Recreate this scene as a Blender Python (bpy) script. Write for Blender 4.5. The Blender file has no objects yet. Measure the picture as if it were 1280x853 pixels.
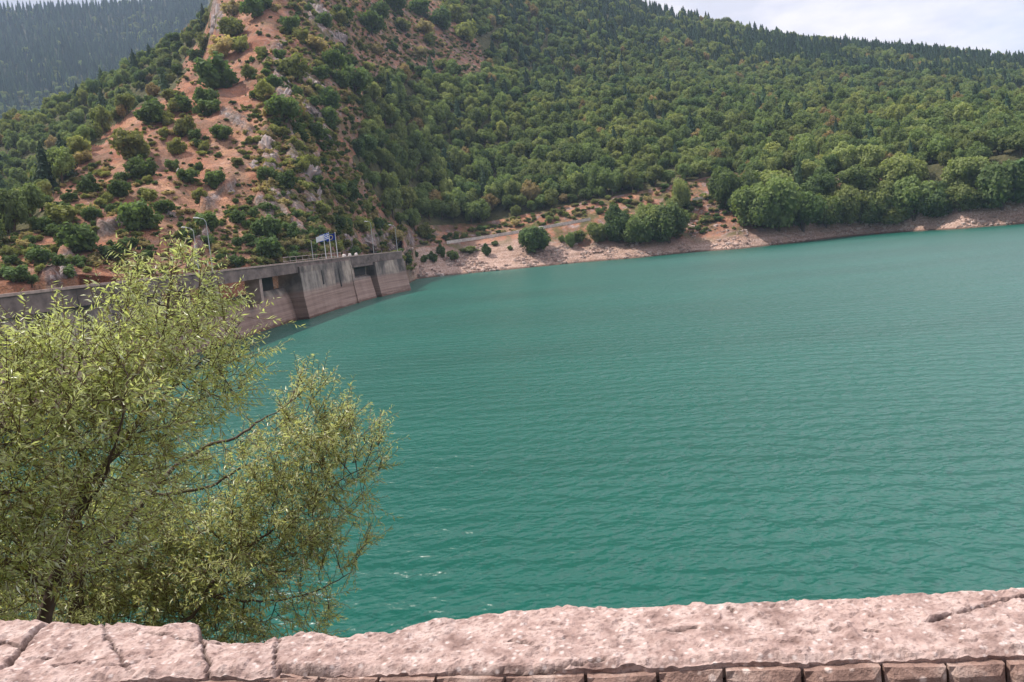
import bpy, math, random
import numpy as np
from mathutils import Vector

random.seed(11)
rng = np.random.default_rng(7)
sc = bpy.context.scene
COL = sc.collection
R = math.radians
FOL = 2.6                     # overall leaf albedo
HAZE = .000105

# ------------------------------------------------------------------ camera model
H = 11.0                      # eye above the lake
F = 1000.0                    # focal length in photo pixels
PITCH, ROLL = R(7.35), R(5.2)
cp, sp, cr, sr = math.cos(PITCH), math.sin(PITCH), math.cos(ROLL), math.sin(ROLL)
FWD = np.array([0, cp, -sp]); u0 = np.array([0, sp, cp]); r0 = np.array([1.0, 0, 0])
CR = cr * r0 - sr * u0
CU = sr * r0 + cr * u0
CAM = np.array([0, 0, H])

def ray(px, py):
    return FWD + (px - 640) / F * CR + (426.5 - py) / F * CU

def at(px, py, d):
    """point on the view line of a photo pixel at horizontal distance d"""
    v = ray(px, py)
    return CAM + v * (d / math.hypot(v[0], v[1]))

def atz(px, py, z):
    v = ray(px, py)
    return CAM + v * ((z - H) / v[2])

def project(P):
    Q = np.asarray(P, float) - CAM
    f = Q @ FWD
    f = np.where(f > 0.01, f, 0.01)
    return 640 + F * (Q @ CR) / f, 426.5 - F * (Q @ CU) / f

def hor(px):                  # photo row of the true horizon
    return 297.5 - 0.091 * (px - 640)

# ------------------------------------------------------------------ noise
def _hash(ix, iy, seed):
    n = (ix.astype(np.int64) * 374761393 + iy.astype(np.int64) * 668265263 + seed * 974634777) & 0x7fffffff
    n = ((n ^ (n >> 13)) * 1274126177) & 0x7fffffff
    n = (n ^ (n >> 16)) & 0xffff
    return n / 32767.5 - 1.0

def vnoise(x, y, seed=0):
    x = np.asarray(x, float); y = np.asarray(y, float)
    ix, iy = np.floor(x), np.floor(y)
    fx, fy = x - ix, y - iy
    fx = fx * fx * fx * (fx * (fx * 6 - 15) + 10); fy = fy * fy * fy * (fy * (fy * 6 - 15) + 10)
    a = _hash(ix, iy, seed); b = _hash(ix + 1, iy, seed); c = _hash(ix, iy + 1, seed); d = _hash(ix + 1, iy + 1, seed)
    return (a * (1 - fx) + b * fx) * (1 - fy) + (c * (1 - fx) + d * fx) * fy

def fbm(x, y, octv=4, seed=0, gain=0.5):
    s = 0; a = 1; t = 0
    for k in range(octv):
        s = s + a * vnoise(x * 2 ** k + 13.7 * k, y * 2 ** k - 7.3 * k, seed + k); t += a; a *= gain
    return s / t

def sstep(x, a, b):
    t = np.clip((np.asarray(x, float) - a) / (b - a), 0, 1)
    return t * t * (3 - 2 * t)

def inpoly(px, py, poly):
    px = np.asarray(px, float); py = np.asarray(py, float)
    c = np.zeros(px.shape, bool); n = len(poly); j = n - 1
    for i in range(n):
        xi, yi = poly[i]; xj, yj = poly[j]
        m = ((yi > py) != (yj > py)) & (px < (xj - xi) * (py - yi) / (yj - yi + 1e-12) + xi)
        c ^= m; j = i
    return c

# ------------------------------------------------------------------ object helpers
def link(o, parent=None):
    COL.objects.link(o)
    if parent is not None: o.parent = parent
    return o

def mesh_obj(name, verts, faces, mats, parent=None, mi=None, smooth=False, attrs=None, loc=None):
    me = bpy.data.meshes.new(name)
    verts = np.asarray(verts, float)
    if loc is not None: verts = verts - np.asarray(loc, float)
    me.from_pydata(verts.tolist(), [], [list(map(int, f)) for f in faces] if not isinstance(faces, np.ndarray) else faces.tolist())
    for m in (mats if isinstance(mats, (list, tuple)) else [mats]): me.materials.append(m)
    if mi is not None: me.polygons.foreach_set('material_index', np.asarray(mi, np.int32))
    if smooth: me.polygons.foreach_set('use_smooth', np.ones(len(me.polygons), bool))
    for k, v in (attrs or {}).items():
        v = np.asarray(v, np.float32)
        a = me.attributes.new(k, 'FLOAT_VECTOR' if v.ndim == 2 else 'FLOAT', 'POINT')
        a.data.foreach_set('vector' if v.ndim == 2 else 'value', v.ravel())
    me.update()
    o = bpy.data.objects.new(name, me)
    link(o, parent)
    if loc is not None: o.location = loc
    return o

def tag(o, label=None, cat=None, group=None, kind=None):
    if label: o['label'] = label
    if cat: o['category'] = cat
    if group: o['group'] = group
    if kind: o['kind'] = kind
    return o

def thing(name, label, cat, loc=(0, 0, 0), group=None):
    o = bpy.data.objects.new(name, None); link(o); o.location = loc; o.empty_display_size = 0.3
    return tag(o, label, cat, group)

class MB:
    """collects simple shapes into one mesh"""
    def __init__(s): s.v = []; s.f = []
    def add(s, v, f):
        b = len(s.v); s.v += [tuple(p) for p in v]; s.f += [[i + b for i in q] for q in f]; return s
    def box(s, c, ax, ay, az):
        """centre and three half-axis vectors"""
        c, ax, ay, az = [np.asarray(q, float) for q in (c, ax, ay, az)]
        v = [c + i * ax + j * ay + k * az for k in (-1, 1) for j in (-1, 1) for i in (-1, 1)]
        return s.add(v, [(0, 2, 3, 1), (4, 5, 7, 6), (0, 1, 5, 4), (2, 6, 7, 3), (0, 4, 6, 2), (1, 3, 7, 5)])
    def tube(s, pts, rad, n=6, caps=True):
        pts = [np.asarray(p, float) for p in pts]
        rad = [rad] * len(pts) if np.isscalar(rad) else list(rad)
        v = []; f = []; ref = None
        for i, p in enumerate(pts):
            t = pts[min(i + 1, len(pts) - 1)] - pts[max(i - 1, 0)]
            t = t / (np.linalg.norm(t) + 1e-9)
            if ref is None: ref = np.array([1.0, 0, 0]) if abs(t[0]) < .8 else np.array([0, 1.0, 0])
            a = np.cross(t, ref); a /= np.linalg.norm(a) + 1e-9; b = np.cross(t, a); ref = np.cross(a, t)
            for k in range(n):
                an = 2 * math.pi * k / n
                v.append(p + rad[i] * (math.cos(an) * a + math.sin(an) * b))
        for i in range(len(pts) - 1):
            for k in range(n):
                f.append((i * n + k, i * n + (k + 1) % n, (i + 1) * n + (k + 1) % n, (i + 1) * n + k))
        if caps: f.append(tuple(range(n - 1, -1, -1))); f.append(tuple((len(pts) - 1) * n + k for k in range(n)))
        return s.add(v, f)
    def build(s, name, mat, parent=None, smooth=False, loc=None):
        return mesh_obj(name, s.v, s.f, mat, parent, smooth=smooth, loc=loc)

# ------------------------------------------------------------------ node helpers
def newmat(name):
    m = bpy.data.materials.new(name); m.use_nodes = True
    nt = m.node_tree; nt.nodes.clear()
    return m, nt

class N:
    def __init__(s, nt): s.nt = nt
    def n(s, t, **kw):
        nd = s.nt.nodes.new(t)
        for k, v in kw.items():
            if k.startswith('i_'): nd.inputs[k[2:].replace('_', ' ')].default_value = v
            else: setattr(nd, k, v)
        return nd
    def l(s, a, b): s.nt.links.new(a, b)
    def noise(s, vec, scale, detail=4, rough=.55, dist=0):
        nd = s.n('ShaderNodeTexNoise'); nd.inputs['Scale'].default_value = scale
        nd.inputs['Detail'].default_value = detail; nd.inputs['Roughness'].default_value = rough
        nd.inputs['Distortion'].default_value = dist
        if vec is not None: s.l(vec, nd.inputs['Vector'])
        return nd.outputs['Fac']
    def ramp(s, fac, stops):
        nd = s.n('ShaderNodeValToRGB'); cr_ = nd.color_ramp
        while len(cr_.elements) < len(stops): cr_.elements.new(.5)
        for e, (p, c) in zip(cr_.elements, stops):
            e.position = p; e.color = (*c, 1) if isinstance(c, tuple) else (c, c, c, 1)
        s.l(fac, nd.inputs['Fac']); return nd.outputs['Color']
    def mix(s, fac, a, b, mode='MIX'):
        nd = s.n('ShaderNodeMix', data_type='RGBA', blend_type=mode)
        for k, q in ((0, fac), (6, a), (7, b)):
            if isinstance(q, bpy.types.NodeSocket): s.l(q, nd.inputs[k])
            elif k == 0: nd.inputs[0].default_value = q
            else: nd.inputs[k].default_value = (*q, 1)
        return nd.outputs[2]
    def math(s, op, a, b=None, c=None):
        nd = s.n('ShaderNodeMath', operation=op)
        for k, q in enumerate((a, b, c)):
            if q is None: continue
            if isinstance(q, bpy.types.NodeSocket): s.l(q, nd.inputs[k])
            else: nd.inputs[k].default_value = q
        return nd.outputs[0]
    def mapping(s, vec, scale=(1, 1, 1), rot=(0, 0, 0)):
        nd = s.n('ShaderNodeMapping'); nd.inputs['Scale'].default_value = scale; nd.inputs['Rotation'].default_value = rot
        s.l(vec, nd.inputs['Vector']); return nd.outputs['Vector']
    def bump(s, h, dist, strength=1):
        nd = s.n('ShaderNodeBump'); nd.inputs['Distance'].default_value = dist; nd.inputs['Strength'].default_value = strength
        s.l(h, nd.inputs['Height']); return nd.outputs['Normal']
    def principled(s, col, rough=.8, spec=.3, normal=None, metal=0):
        nd = s.n('ShaderNodeBsdfPrincipled')
        if isinstance(col, bpy.types.NodeSocket): s.l(col, nd.inputs['Base Color'])
        else: nd.inputs['Base Color'].default_value = (*col, 1)
        if isinstance(rough, bpy.types.NodeSocket): s.l(rough, nd.inputs['Roughness'])
        else: nd.inputs['Roughness'].default_value = rough
        nd.inputs['Specular IOR Level'].default_value = spec; nd.inputs['Metallic'].default_value = metal
        if normal is not None: s.l(normal, nd.inputs['Normal'])
        return nd
    def out(s, sh):
        o = s.n('ShaderNodeOutputMaterial'); s.l(sh, o.inputs['Surface']); return o
    def coord(s, which='Object'): return s.n('ShaderNodeTexCoord').outputs[which]
    def attr(s, name): return s.n('ShaderNodeAttribute', attribute_name=name).outputs['Fac']

def simple_mat(name, col, rough=.7, spec=.3, var=.15, scale=3.0, metal=0):
    m, nt = newmat(name); g = N(nt)
    f = g.noise(g.coord(), scale, 5)
    c = g.ramp(f, [(.3, tuple(x * (1 - var) for x in col)), (.7, tuple(min(1, x * (1 + var)) for x in col))])
    p = g.principled(c, rough, spec, g.bump(f, .02), metal); g.out(p.outputs[0]); return m

def foliage_mat(name, col, var=.26, transl=.4, patch=True):
    m, nt = newmat(name); g = N(nt)
    oi = g.n('ShaderNodeObjectInfo')
    rnd = oi.outputs['Random']
    col = tuple(x * FOL for x in col); d = tuple(x * (1 - var) for x in col); b = tuple(x * (1 + var) for x in col)
    c = g.ramp(rnd, [(0, d), (1, b)])
    if patch:
        v = g.n('ShaderNodeVectorMath', operation='SCALE'); g.l(oi.outputs['Location'], v.inputs[0]); v.inputs['Scale'].default_value = .012
        f = g.ramp(g.noise(v.outputs[0], 1.0, 3), [(.38, 0.0), (.62, 1.0)])
        c = g.mix(f, g.mix(.75, c, (.92, .98, .98), 'MULTIPLY'), g.mix(.75, c, (1.14, 1.07, .92), 'MULTIPLY'))
    lf = g.noise(g.coord(), 9.0, 2)
    c = g.mix(g.math('MULTIPLY', lf, .9), g.mix(1.0, c, (.8, .84, .8), 'MULTIPLY'), g.mix(1.0, c, (1.25, 1.2, 1.12), 'MULTIPLY'))
    p = g.principled(c, .75, .15)
    t = g.n('ShaderNodeBsdfTranslucent'); g.l(g.mix(1.0, c, (1.2, 1.25, .7), 'MULTIPLY'), t.inputs['Color'])
    mx = g.n('ShaderNodeMixShader'); mx.inputs[0].default_value = transl
    g.l(p.outputs[0], mx.inputs[1]); g.l(t.outputs[0], mx.inputs[2]); g.out(mx.outputs[0])
    return m
# ------------------------------------------------------------------ landform
AZ = np.arange(-80, 66.01, .15)
def az_of(P): return np.degrees(np.arctan2(P[..., 0], P[..., 1]))

def contour(pts, sig=.8):
    """points (px, py, d): on a view line; ('z', px, d, z): by height"""
    rows = []
    for p in pts:
        if p[0] == 'z':
            v = ray(p[1], hor(p[1])); a = math.degrees(math.atan2(v[0], v[1])); rows.append((a, p[2], p[3]))
        else:
            q = at(*p) if p[2] else atz(p[0], p[1], 0)
            rows.append((math.degrees(math.atan2(q[0], q[1])), math.hypot(q[0], q[1]), q[2]))
    rows = np.array(sorted(rows))
    d = np.interp(AZ, rows[:, 0], rows[:, 1]); z = np.interp(AZ, rows[:, 0], rows[:, 2])
    k = np.exp(-.5 * (np.arange(-30, 31) * .15 / sig) ** 2); k /= k.sum()
    sm = lambda a: np.convolve(np.pad(a, 30, mode='edge'), k, 'valid')
    return sm(d), sm(z)

c1 = contour([('z', -400, 150, -15), ('z', 0, 150, -15), ('z', 300, 165, -15), ('z', 420, 182, -12), ('z', 470, 200, -5), ('z', 500, 207, -2),
              (514, 350, 0), (560, 344.5, 0), (640, 337, 0), (700, 331, 0), (730, 328, 0), (800, 322.5, 0), (860, 316, 0), (925, 311.5, 0),
              (960, 307.5, 0), (1000, 303, 0), (1050, 297, 0), (1100, 292.5, 0), (1160, 288.5, 0), (1200, 286.5, 0), (1280, 280, 0), (1500, 262, 0), (1800, 240, 0)], .25)
c2 = contour([('z', -400, 155, -12), ('z', 300, 170, -11), ('z', 420, 186, -4), ('z', 470, 206, 8.6), ('z', 498, 214, 9), (518, 309.5, 280),
              (560, 305, 300), (600, 299.5, 303), (650, 291.5, 305), (732, 277, 308), (800, 264, 312), (868, 251.5, 318), (892, 247.5, 322), (993, 231, 335), (1159, 207, 345), (1280, 190, 345), (1500, 165, 345), (1800, 130, 345)], .3)
ex = contour([('z', -400, 0, 0), ('z', 400, 4, 0), ('z', 450, 24, 0), ('z', 480, 48, 0), ('z', 500, 60, 0), ('z', 520, 6, 0), ('z', 560, 0, 0), ('z', 1800, 0, 0)], .3)[0]
c3 = (c2[0] + 5.5 + ex, c2[1] + 0.05)
c4 = contour([(-400, 400, 165), (-150, 378, 165), (0, 362, 163), (100, 350, 170), (170, 345, 176), (262, 336, 182), (330, 329, 190), (400, 318, 200), (430, 311, 222), (455, 305, 242), (480, 298, 268), (500, 293, 285),
              (522, 289, 303), (560, 289, 318), (600, 285, 321), (680, 268, 324), (760, 250, 327), (850, 231, 335), (890, 222, 342), (960, 216, 354), (1160, 196, 362), (1280, 178, 362), (1500, 150, 362), (1800, 115, 362)], .4)
c6 = contour([(-400, 385, 190), (-150, 355, 192), (0, 318, 198), (35, 290, 215), (75, 235, 245), (105, 195, 265), (170, 138, 300), (215, 108, 325), (262, 75, 335), (330, 40, 325), (420, 50, 365), (500, 60, 440),
              (560, 60, 480), (700, 100, 560), (870, 112, 590), (960, 118, 600), (1160, 128, 620), (1280, 138, 620), (1500, 150, 620), (1800, 160, 620)], .6)
c8 = contour([(-400, 300, 420), (-150, 230, 450), (0, 168, 480), (60, 140, 488), (100, 122, 490), (135, 104, 488), (170, 84, 480), (195, 69, 474), (230, 47, 466), (256, 36, 460), (266, -8, 452), (290, -40, 445), (330, -80, 435), (430, -120, 560),
              (550, -100, 720), (700, -42, 880), (800, 10, 950), (830, 19, 955), (900, 32, 960), (950, 45, 970), (1000, 53, 980), (1040, 56, 985), (1100, 63, 990), (1160, 67, 1000), (1220, 72, 1000), (1280, 81, 1000), (1500, 112, 1000), (1800, 150, 1000)], .35)
c5 = ((c4[0] + c6[0]) / 2, (c4[1] + c6[1]) / 2 + .03 * (c6[0] - c4[0]))
wl = sstep(AZ, -20.5, -17.5)                       # 0: the left spur with a dip behind its crest; 1: plain slope
c7 = ((c6[0] + 35) * (1 - wl) + (c6[0] * .7 + c8[0] * .3) * wl,
      (c6[1] - 10) * (1 - wl) + (c6[1] * .68 + c8[1] * .32) * wl)
c0 = (c1[0] - 40, c1[1] - 14)
c9 = (c8[0] + 60, c8[1] - 6); c10 = (c8[0] + 420, c8[1] * .2 - 20)
CT = [c0, c1, c2, c3, c4, c5, c6, c7, c8, c9, c10]

ROCKHILL = [(262, 30), (258, -250), (420, -250), (540, -60), (560, 10), (606, 60), (612, 92), (530, 98), (452, 106), (452, 150), (436, 200), (470, 250), (505, 292), (520, 340),
            (-60, 420), (-60, 330), (35, 288), (75, 233), (105, 193), (170, 136), (215, 112), (235, 70)]


RIBS = [((372, 185), (398, 255), 13), ((345, 60), (357, 140), 7), ((334, 170), (344, 262), 10), ((357, 140), (374, 195), 7), ((388, 5), (402, 30), 11), ((414, 42), (428, 50), 7), ((380, 96), (408, 112), 8), ((376, 132), (402, 146), 7),
        ((258, 256), (290, 230), 7), ((236, 335), (256, 290), 7), ((326, 250), (346, 290), 8), ((352, 265), (372, 290), 8), ((60, 350), (84, 322), 10), ((400, 165), (412, 176), 6), ((430, 305), (505, 300), 14), ((264, -10), (274, 30), 8), ((130, 285), (156, 274), 8), ((355, 230), (372, 262), 6), ((282, 140), (312, 165), 6)]
def rockmask(x, y, px, py):
    m = np.zeros(np.shape(px)); wob = 7 * fbm(np.asarray(x) / 5, np.asarray(y) / 5, 3, 83)
    for a, b, w in RIBS:
        ab = np.array(b, float) - a; L2 = ab @ ab
        t = np.clip(((px - a[0]) * ab[0] + (py - a[1]) * ab[1]) / L2, 0, 1)
        dd = np.hypot(px - a[0] - ab[0] * t, py - a[1] - ab[1] * t) + wob
        m = np.maximum(m, 1 - sstep(dd, w * .6, w * 1.25))
    return m

def terrain(x, y, noise=True):
    x = np.asarray(x, float); y = np.asarray(y, float)
    a = np.degrees(np.arctan2(x, y)); d = np.hypot(x, y)
    cd = [np.interp(a, AZ, c[0]) for c in CT]; cz = [np.interp(a, AZ, c[1]) for c in CT]
    z = np.where(d < cd[0], cz[0], cz[-1])
    for k in range(len(CT) - 1):
        t = (d - cd[k]) / np.maximum(cd[k + 1] - cd[k], .5)
        m = (t >= 0) & (t <= 1)
        z = np.where(m, cz[k] + (cz[k + 1] - cz[k]) * np.clip(t, 0, 1), z)
    if noise:
        w = sstep(d, cd[4] - 2, cd[4] + 45) * (1 - .6 * sstep(d, cd[8] - 60, cd[8]))
        rk = 1 - sstep(a, -9, -4)
        rid = 1 - np.abs(fbm(x / 34 + 3, y / 34 * .5, 3, 21)) * 2.2
        z = z + w * (3.2 * fbm(x / 45, y / 45, 4, 5) + rk * (3.0 * rid + 2.2 * fbm(x / 9, y / 9, 4, 9, .6)))
        ws = sstep(d, cd[1] + 1, cd[1] + 7) * (1 - sstep(d, cd[2] - 6, cd[2] - 1))
        z = z + ws * (.9 * fbm(x / 9, y / 9, 4, 31))
    return z

def rocky(x, y, z):
    px, py = project(np.stack([x, y, z], -1)); m = rockmask(x, y, px, py)
    rg = 1 - np.abs(fbm(x / 5 + z / 9, y / 5 - z / 7, 4, 95)) * 2.5
    return z + m * (.9 + 1.0 * rg + 1.1 * fbm(x / 2.2, (y + z) / 2.2, 4, 96))

def ground(px, py, dmin=120, dmax=1300):
    """first hit of the photo pixel's view line with the landform"""
    v = ray(px, py); v = v / math.hypot(v[0], v[1])
    t = np.arange(dmin, dmax, .75)
    P = CAM + t[:, None] * v
    hit = np.nonzero(terrain(P[:, 0], P[:, 1]) >= P[:, 2])[0]
    return P[hit[0]] if len(hit) else None

seg = [5, 16, 3, 8, 80, 60, 34, 60, 10, 6]
rows = []
for k, n in enumerate(seg):
    t = np.linspace(0, 1, n, endpoint=False)
    rows.append(CT[k][0][:, None] * (1 - t) + CT[k + 1][0][:, None] * t)
rows.append(CT[-1][0][:, None])
RR = np.concatenate(rows, 1)
RR = np.maximum.accumulate(RR, 1)
aa = np.radians(AZ)[:, None] + 0 * RR
TX, TY = RR * np.sin(aa), RR * np.cos(aa)
TZ = terrain(TX, TY)
TZ = rocky(TX, TY, TZ)
TV = np.stack([TX, TY, TZ], -1)
na, nr = RR.shape
ii = np.arange(na * nr).reshape(na, nr)
TF = np.stack([ii[:-1, :-1], ii[:-1, 1:], ii[1:, 1:], ii[1:, :-1]], -1).reshape(-1, 4)
TFl = TV.reshape(-1, 3)
tpx, tpy = project(TFl)
td = np.hypot(TFl[:, 0], TFl[:, 1]); ta = np.degrees(np.arctan2(TFl[:, 0], TFl[:, 1]))
CD = lambda k, a: np.interp(a, AZ, CT[k][0])
bare = inpoly(tpx, tpy, ROCKHILL) & (td < CD(8, ta))
leftflank = (ta < -21) & (td > CD(6, ta) + 12)
tj = tpx + 22 * fbm(TFl[:, 0] / 14, TFl[:, 1] / 14, 3, 71)
bare = inpoly(tj, tpy + 10 * fbm(TFl[:, 0] / 12, TFl[:, 1] / 12, 3, 72), ROCKHILL) & (td < CD(8, ta))
wooded_shore = sstep(tpx, 925, 945) * (1 - (np.abs(td - CD(2, ta) - 2.5) < 4) * (tpx < 1000))
forest_f = np.maximum(((td > CD(4, ta) + 3) & ~bare | leftflank).astype(float), wooded_shore * sstep(td, CD(1, ta) + 12, CD(1, ta) + 18))
wd = 1 - sstep(tpx, 660, 730)
sh0 = CD(1, ta) + 4 + 6 * wd + 4 * fbm(TFl[:, 0] / 9, TFl[:, 1] / 9, 3, 73)
shore_f = (1 - sstep(td, sh0, sh0 + 8 + np.maximum(CD(2, ta) - 16 - CD(1, ta), 2) * wd)) * sstep(ta, -8.6, -7.8) * (td < CD(2, ta))
green_f = np.clip(sstep(tpx, 300, 430) * .9 + .25, 0, 1)

m_terr, nt = newmat('hillside_soil'); g = N(nt)
P_ = g.coord()
n1 = g.noise(P_, .05, 6, .6); n2 = g.noise(P_, .35, 6, .65); n3 = g.noise(P_, 2.2, 4, .6)
soil = g.ramp(n1, [(.32, (.25, .10, .06)), (.5, (.37, .165, .098)), (.68, (.50, .28, .175))])
soil = g.mix(g.ramp(n2, [(.52, 0.), (.68, .5)]), soil, (.40, .29, .24))
soil = g.mix(g.ramp(n3, [(.48, 0.), (.66, .75)]), soil, (.17, .09, .06))
soil = g.mix(g.ramp(g.noise(P_, .11, 7, .7), [(.47, 0.), (.6, .85)]), soil, (.20, .12, .088))
soil = g.mix(g.math('MULTIPLY', g.attr('green'), g.ramp(g.noise(P_, .21, 7, .7), [(.5, 0.), (.6, .8)])), soil, g.ramp(n2, [(.38, (.12, .085, .08)), (.62, (.33, .27, .26))]))
soil = g.mix(g.math('MULTIPLY', g.attr('rock'), g.ramp(n2, [(.35, .3), (.55, 1.)])), soil, g.ramp(g.noise(g.mapping(P_, (1, 1, .4), (.5, .4, 0)), .7, 7, .7), [(.36, (.07, .055, .053)), (.5, (.20, .165, .16)), (.64, (.40, .35, .34))]))
soil = g.mix(g.math('MULTIPLY', g.ramp(g.noise(P_, .16, 5, .65), [(.46, 0.), (.6, 1.)]), g.attr('green')), soil, (.115, .10, .045))
shore = g.ramp(n3, [(.34, (.24, .155, .125)), (.5, (.46, .32, .265)), (.66, (.62, .48, .42))])
shore = g.mix(g.ramp(n2, [(.45, 0.), (.65, .6)]), shore, (.36, .24, .18))
col = g.mix(g.attr('shore'), soil, shore)
zc_ = g.n('ShaderNodeSeparateXYZ'); g.l(P_, zc_.inputs[0])
bz = g.noise(g.mapping(P_, (.03, .03, 1.6)), 1.0, 4, .65)
bandc = g.mix(g.ramp(bz, [(.42, 0.), (.6, .55)]), shore, g.mix(1.0, shore, (.62, .55, .5), 'MULTIPLY'))
wetf = g.n('ShaderNodeMapRange'); wetf.inputs['From Min'].default_value = .25; wetf.inputs['From Max'].default_value = .75; g.l(g.math('ADD', zc_.outputs['Z'], g.math('MULTIPLY', g.math('SUBTRACT', n2, .5), 1.2)), wetf.inputs['Value'])
shore2 = g.mix(wetf.outputs[0], (.13, .088, .068), bandc)
col = g.mix(g.attr('shore'), soil, shore2)
floor_ = g.ramp(n2, [(.35, (.055, .058, .028)), (.65, (.12, .11, .055))])
ff = g.ramp(g.math('ADD', g.attr('forest'), g.math('MULTIPLY', g.math('SUBTRACT', n1, .5), 1.2)), [(.35, 0.), (.6, 1.)])
col = g.mix(ff, col, floor_)
hgt = g.math('ADD', g.math('MULTIPLY', n2, 1.6), g.math('MULTIPLY', n3, .5))
g.out(g.principled(col, .95, .1, g.bump(hgt, .8)).outputs[0])

terr = mesh_obj('hillside', TFl, TF, m_terr, smooth=True, attrs={'forest': forest_f, 'shore': shore_f, 'green': green_f, 'rock': rockmask(TFl[:, 0], TFl[:, 1], tpx, tpy)})
tag(terr, 'steep red soil hill and forested lakeside slopes rising from the shore', 'hillside', kind='structure')

# far wooded mountain across the gorge
FA = np.arange(-75, -4.9, .25)
def far_sky(a):
    px = 640 + F * np.tan(np.radians(a)) * 1.05
    return px
def farz(x, y):
    a = np.degrees(np.arctan2(x, y)); d = np.hypot(x, y)
    top = np.interp(a, [-75, -45, -36, -33, -30.6, -29, -24, -20.9, -18, -10], [425, 520, 565, 560, 545, 543, 555, 567, 602, 565])
    t = np.clip((d - 820) / (1900 - 820), 0, 1.25)
    z = -30 + (top + 30) * np.where(t < 1, t ** 1.0, 1 - (t - 1) * 1.2)
    z = z + (28 * fbm(x / 260, y / 260, 4, 77) + 22 * (1 - 2 * np.abs(fbm(x / 300 + y / 500, y / 900, 3, 78)))) * np.clip(t * 3, 0, 1) * np.clip((1.02 - t) * 4, .12, 1)
    return z
FD = np.concatenate([np.linspace(820, 1900, 90), np.linspace(1930, 2150, 8)])
fa, fd = np.meshgrid(np.radians(FA), FD, indexing='ij')
fx, fy = fd * np.sin(fa), fd * np.cos(fa)
fv = np.stack([fx, fy, farz(fx, fy)], -1).reshape(-1, 3)
ii = np.arange(fa.size).reshape(fa.shape)
ffc = np.stack([ii[:-1, :-1], ii[:-1, 1:], ii[1:, 1:], ii[1:, :-1]], -1).reshape(-1, 4)
m_far = simple_mat('mountain_floor', (.05, .055, .028), .95, .1, .3, .02)
tag(mesh_obj('mountain', fv, ffc, m_far, smooth=True), 'far mountainside under dark conifer wood beyond the gorge', 'mountain', kind='structure')

m_bed = simple_mat('valley_floor_earth', (.16, .12, .08), .95, .1, .3, .05)
mesh = MB().add([(-4000, -600, -32), (4000, -600, -32), (4000, 5000, -32), (-4000, 5000, -32)], [(0, 1, 2, 3)])
tag(mesh.build('lakebed', m_bed), 'earth floor of the valley under the lake', 'ground', kind='structure')

# ------------------------------------------------------------------ foliage templates (unit height, unit width)
def quad_cloud(cen, nrm, size, rs, asp=1.0):
    n = len(cen)
    nrm = nrm / (np.linalg.norm(nrm, axis=1, keepdims=True) + 1e-9)
    ref = rs.normal(size=(n, 3)); a = np.cross(nrm, ref); a /= np.linalg.norm(a, axis=1, keepdims=True) + 1e-9
    b = np.cross(nrm, a)
    s = size[:, None]
    jit = lambda: (1 + rs.uniform(-.35, .35, (n, 1)))
    bend = nrm * s * rs.uniform(-.35, .35, (n, 1))
    v = np.stack([cen - a * s * jit() * asp, cen - b * s * jit() + bend, cen + a * s * jit() * asp, cen + b * s * jit() + bend], 1).reshape(-1, 3)
    f = np.arange(4 * n).reshape(n, 4)
    return v, f

def crown_geo(seed, nq, qs, nlobe=12, flat=1.0, zc=.56, trunk=True):
    rs = np.random.default_rng(seed)
    lob = []
    for k in range(nlobe):
        while True:
            q = rs.uniform(-1, 1, 3)
            if np.linalg.norm(q) < 1: break
        q = q / (np.linalg.norm(q) + .22)
        top = q[2]
        c = np.array([q[0] * .40, q[1] * .40, zc + q[2] * .33 * flat])
        lob.append((c, rs.uniform(.09, .19) * (1.05 - .25 * max(top, 0))))
    lob.append((np.array([0, 0, zc]), .25))
    C = np.array([l[0] for l in lob]); Rr = np.array([l[1] for l in lob])
    w = Rr ** 2; w /= w.sum()
    cen = []; nr_ = []
    while len(cen) < nq:
        k = rs.choice(len(lob), p=w)
        dv = rs.normal(size=3); dv /= np.linalg.norm(dv)
        p = C[k] + dv * Rr[k] * rs.uniform(.75, 1.22)
        dd = np.linalg.norm(C - p, axis=1) / Rr; dd[k] = 9
        if dd.min() < .8: continue
        if p[2] < .12: continue
        cen.append(p); nr_.append(dv * 1.0 + np.array([0, 0, .3]) + rs.normal(size=3) * .65)
    cen = np.array(cen); nr_ = np.array(nr_)
    v, f = quad_cloud(cen, nr_, rs.uniform(.5, 1.3, nq) * qs, rs)
    # inner leaf mass
    iv = []; iff = []
    for c, r_ in lob:
        base = len(iv); nl, nm = 4, 7
        for i in range(1, nl):
            th = math.pi * i / nl
            for j in range(nm):
                ph = 2 * math.pi * j / nm
                iv.append(c + r_ * .74 * rs.uniform(.85, 1.1) * np.array([math.sin(th) * math.cos(ph), math.sin(th) * math.sin(ph), math.cos(th)]))
        iv.append(c + [0, 0, r_ * .74]); iv.append(c - [0, 0, r_ * .74]); t, b = len(iv) - 2, len(iv) - 1
        for i in range(nl - 2):
            for j in range(nm):
                iff.append((base + i * nm + j, base + (i + 1) * nm + j, base + (i + 1) * nm + (j + 1) % nm, base + i * nm + (j + 1) % nm))
        for j in range(nm):
            iff.append((t, base + j, base + (j + 1) % nm)); iff.append((b, base + (nl - 2) * nm + (j + 1) % nm, base + (nl - 2) * nm + j))
    V = np.concatenate([v, np.array(iv)]); Fc = f.tolist() + [[i + len(v) for i in q] for q in iff]
    return V, Fc

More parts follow.
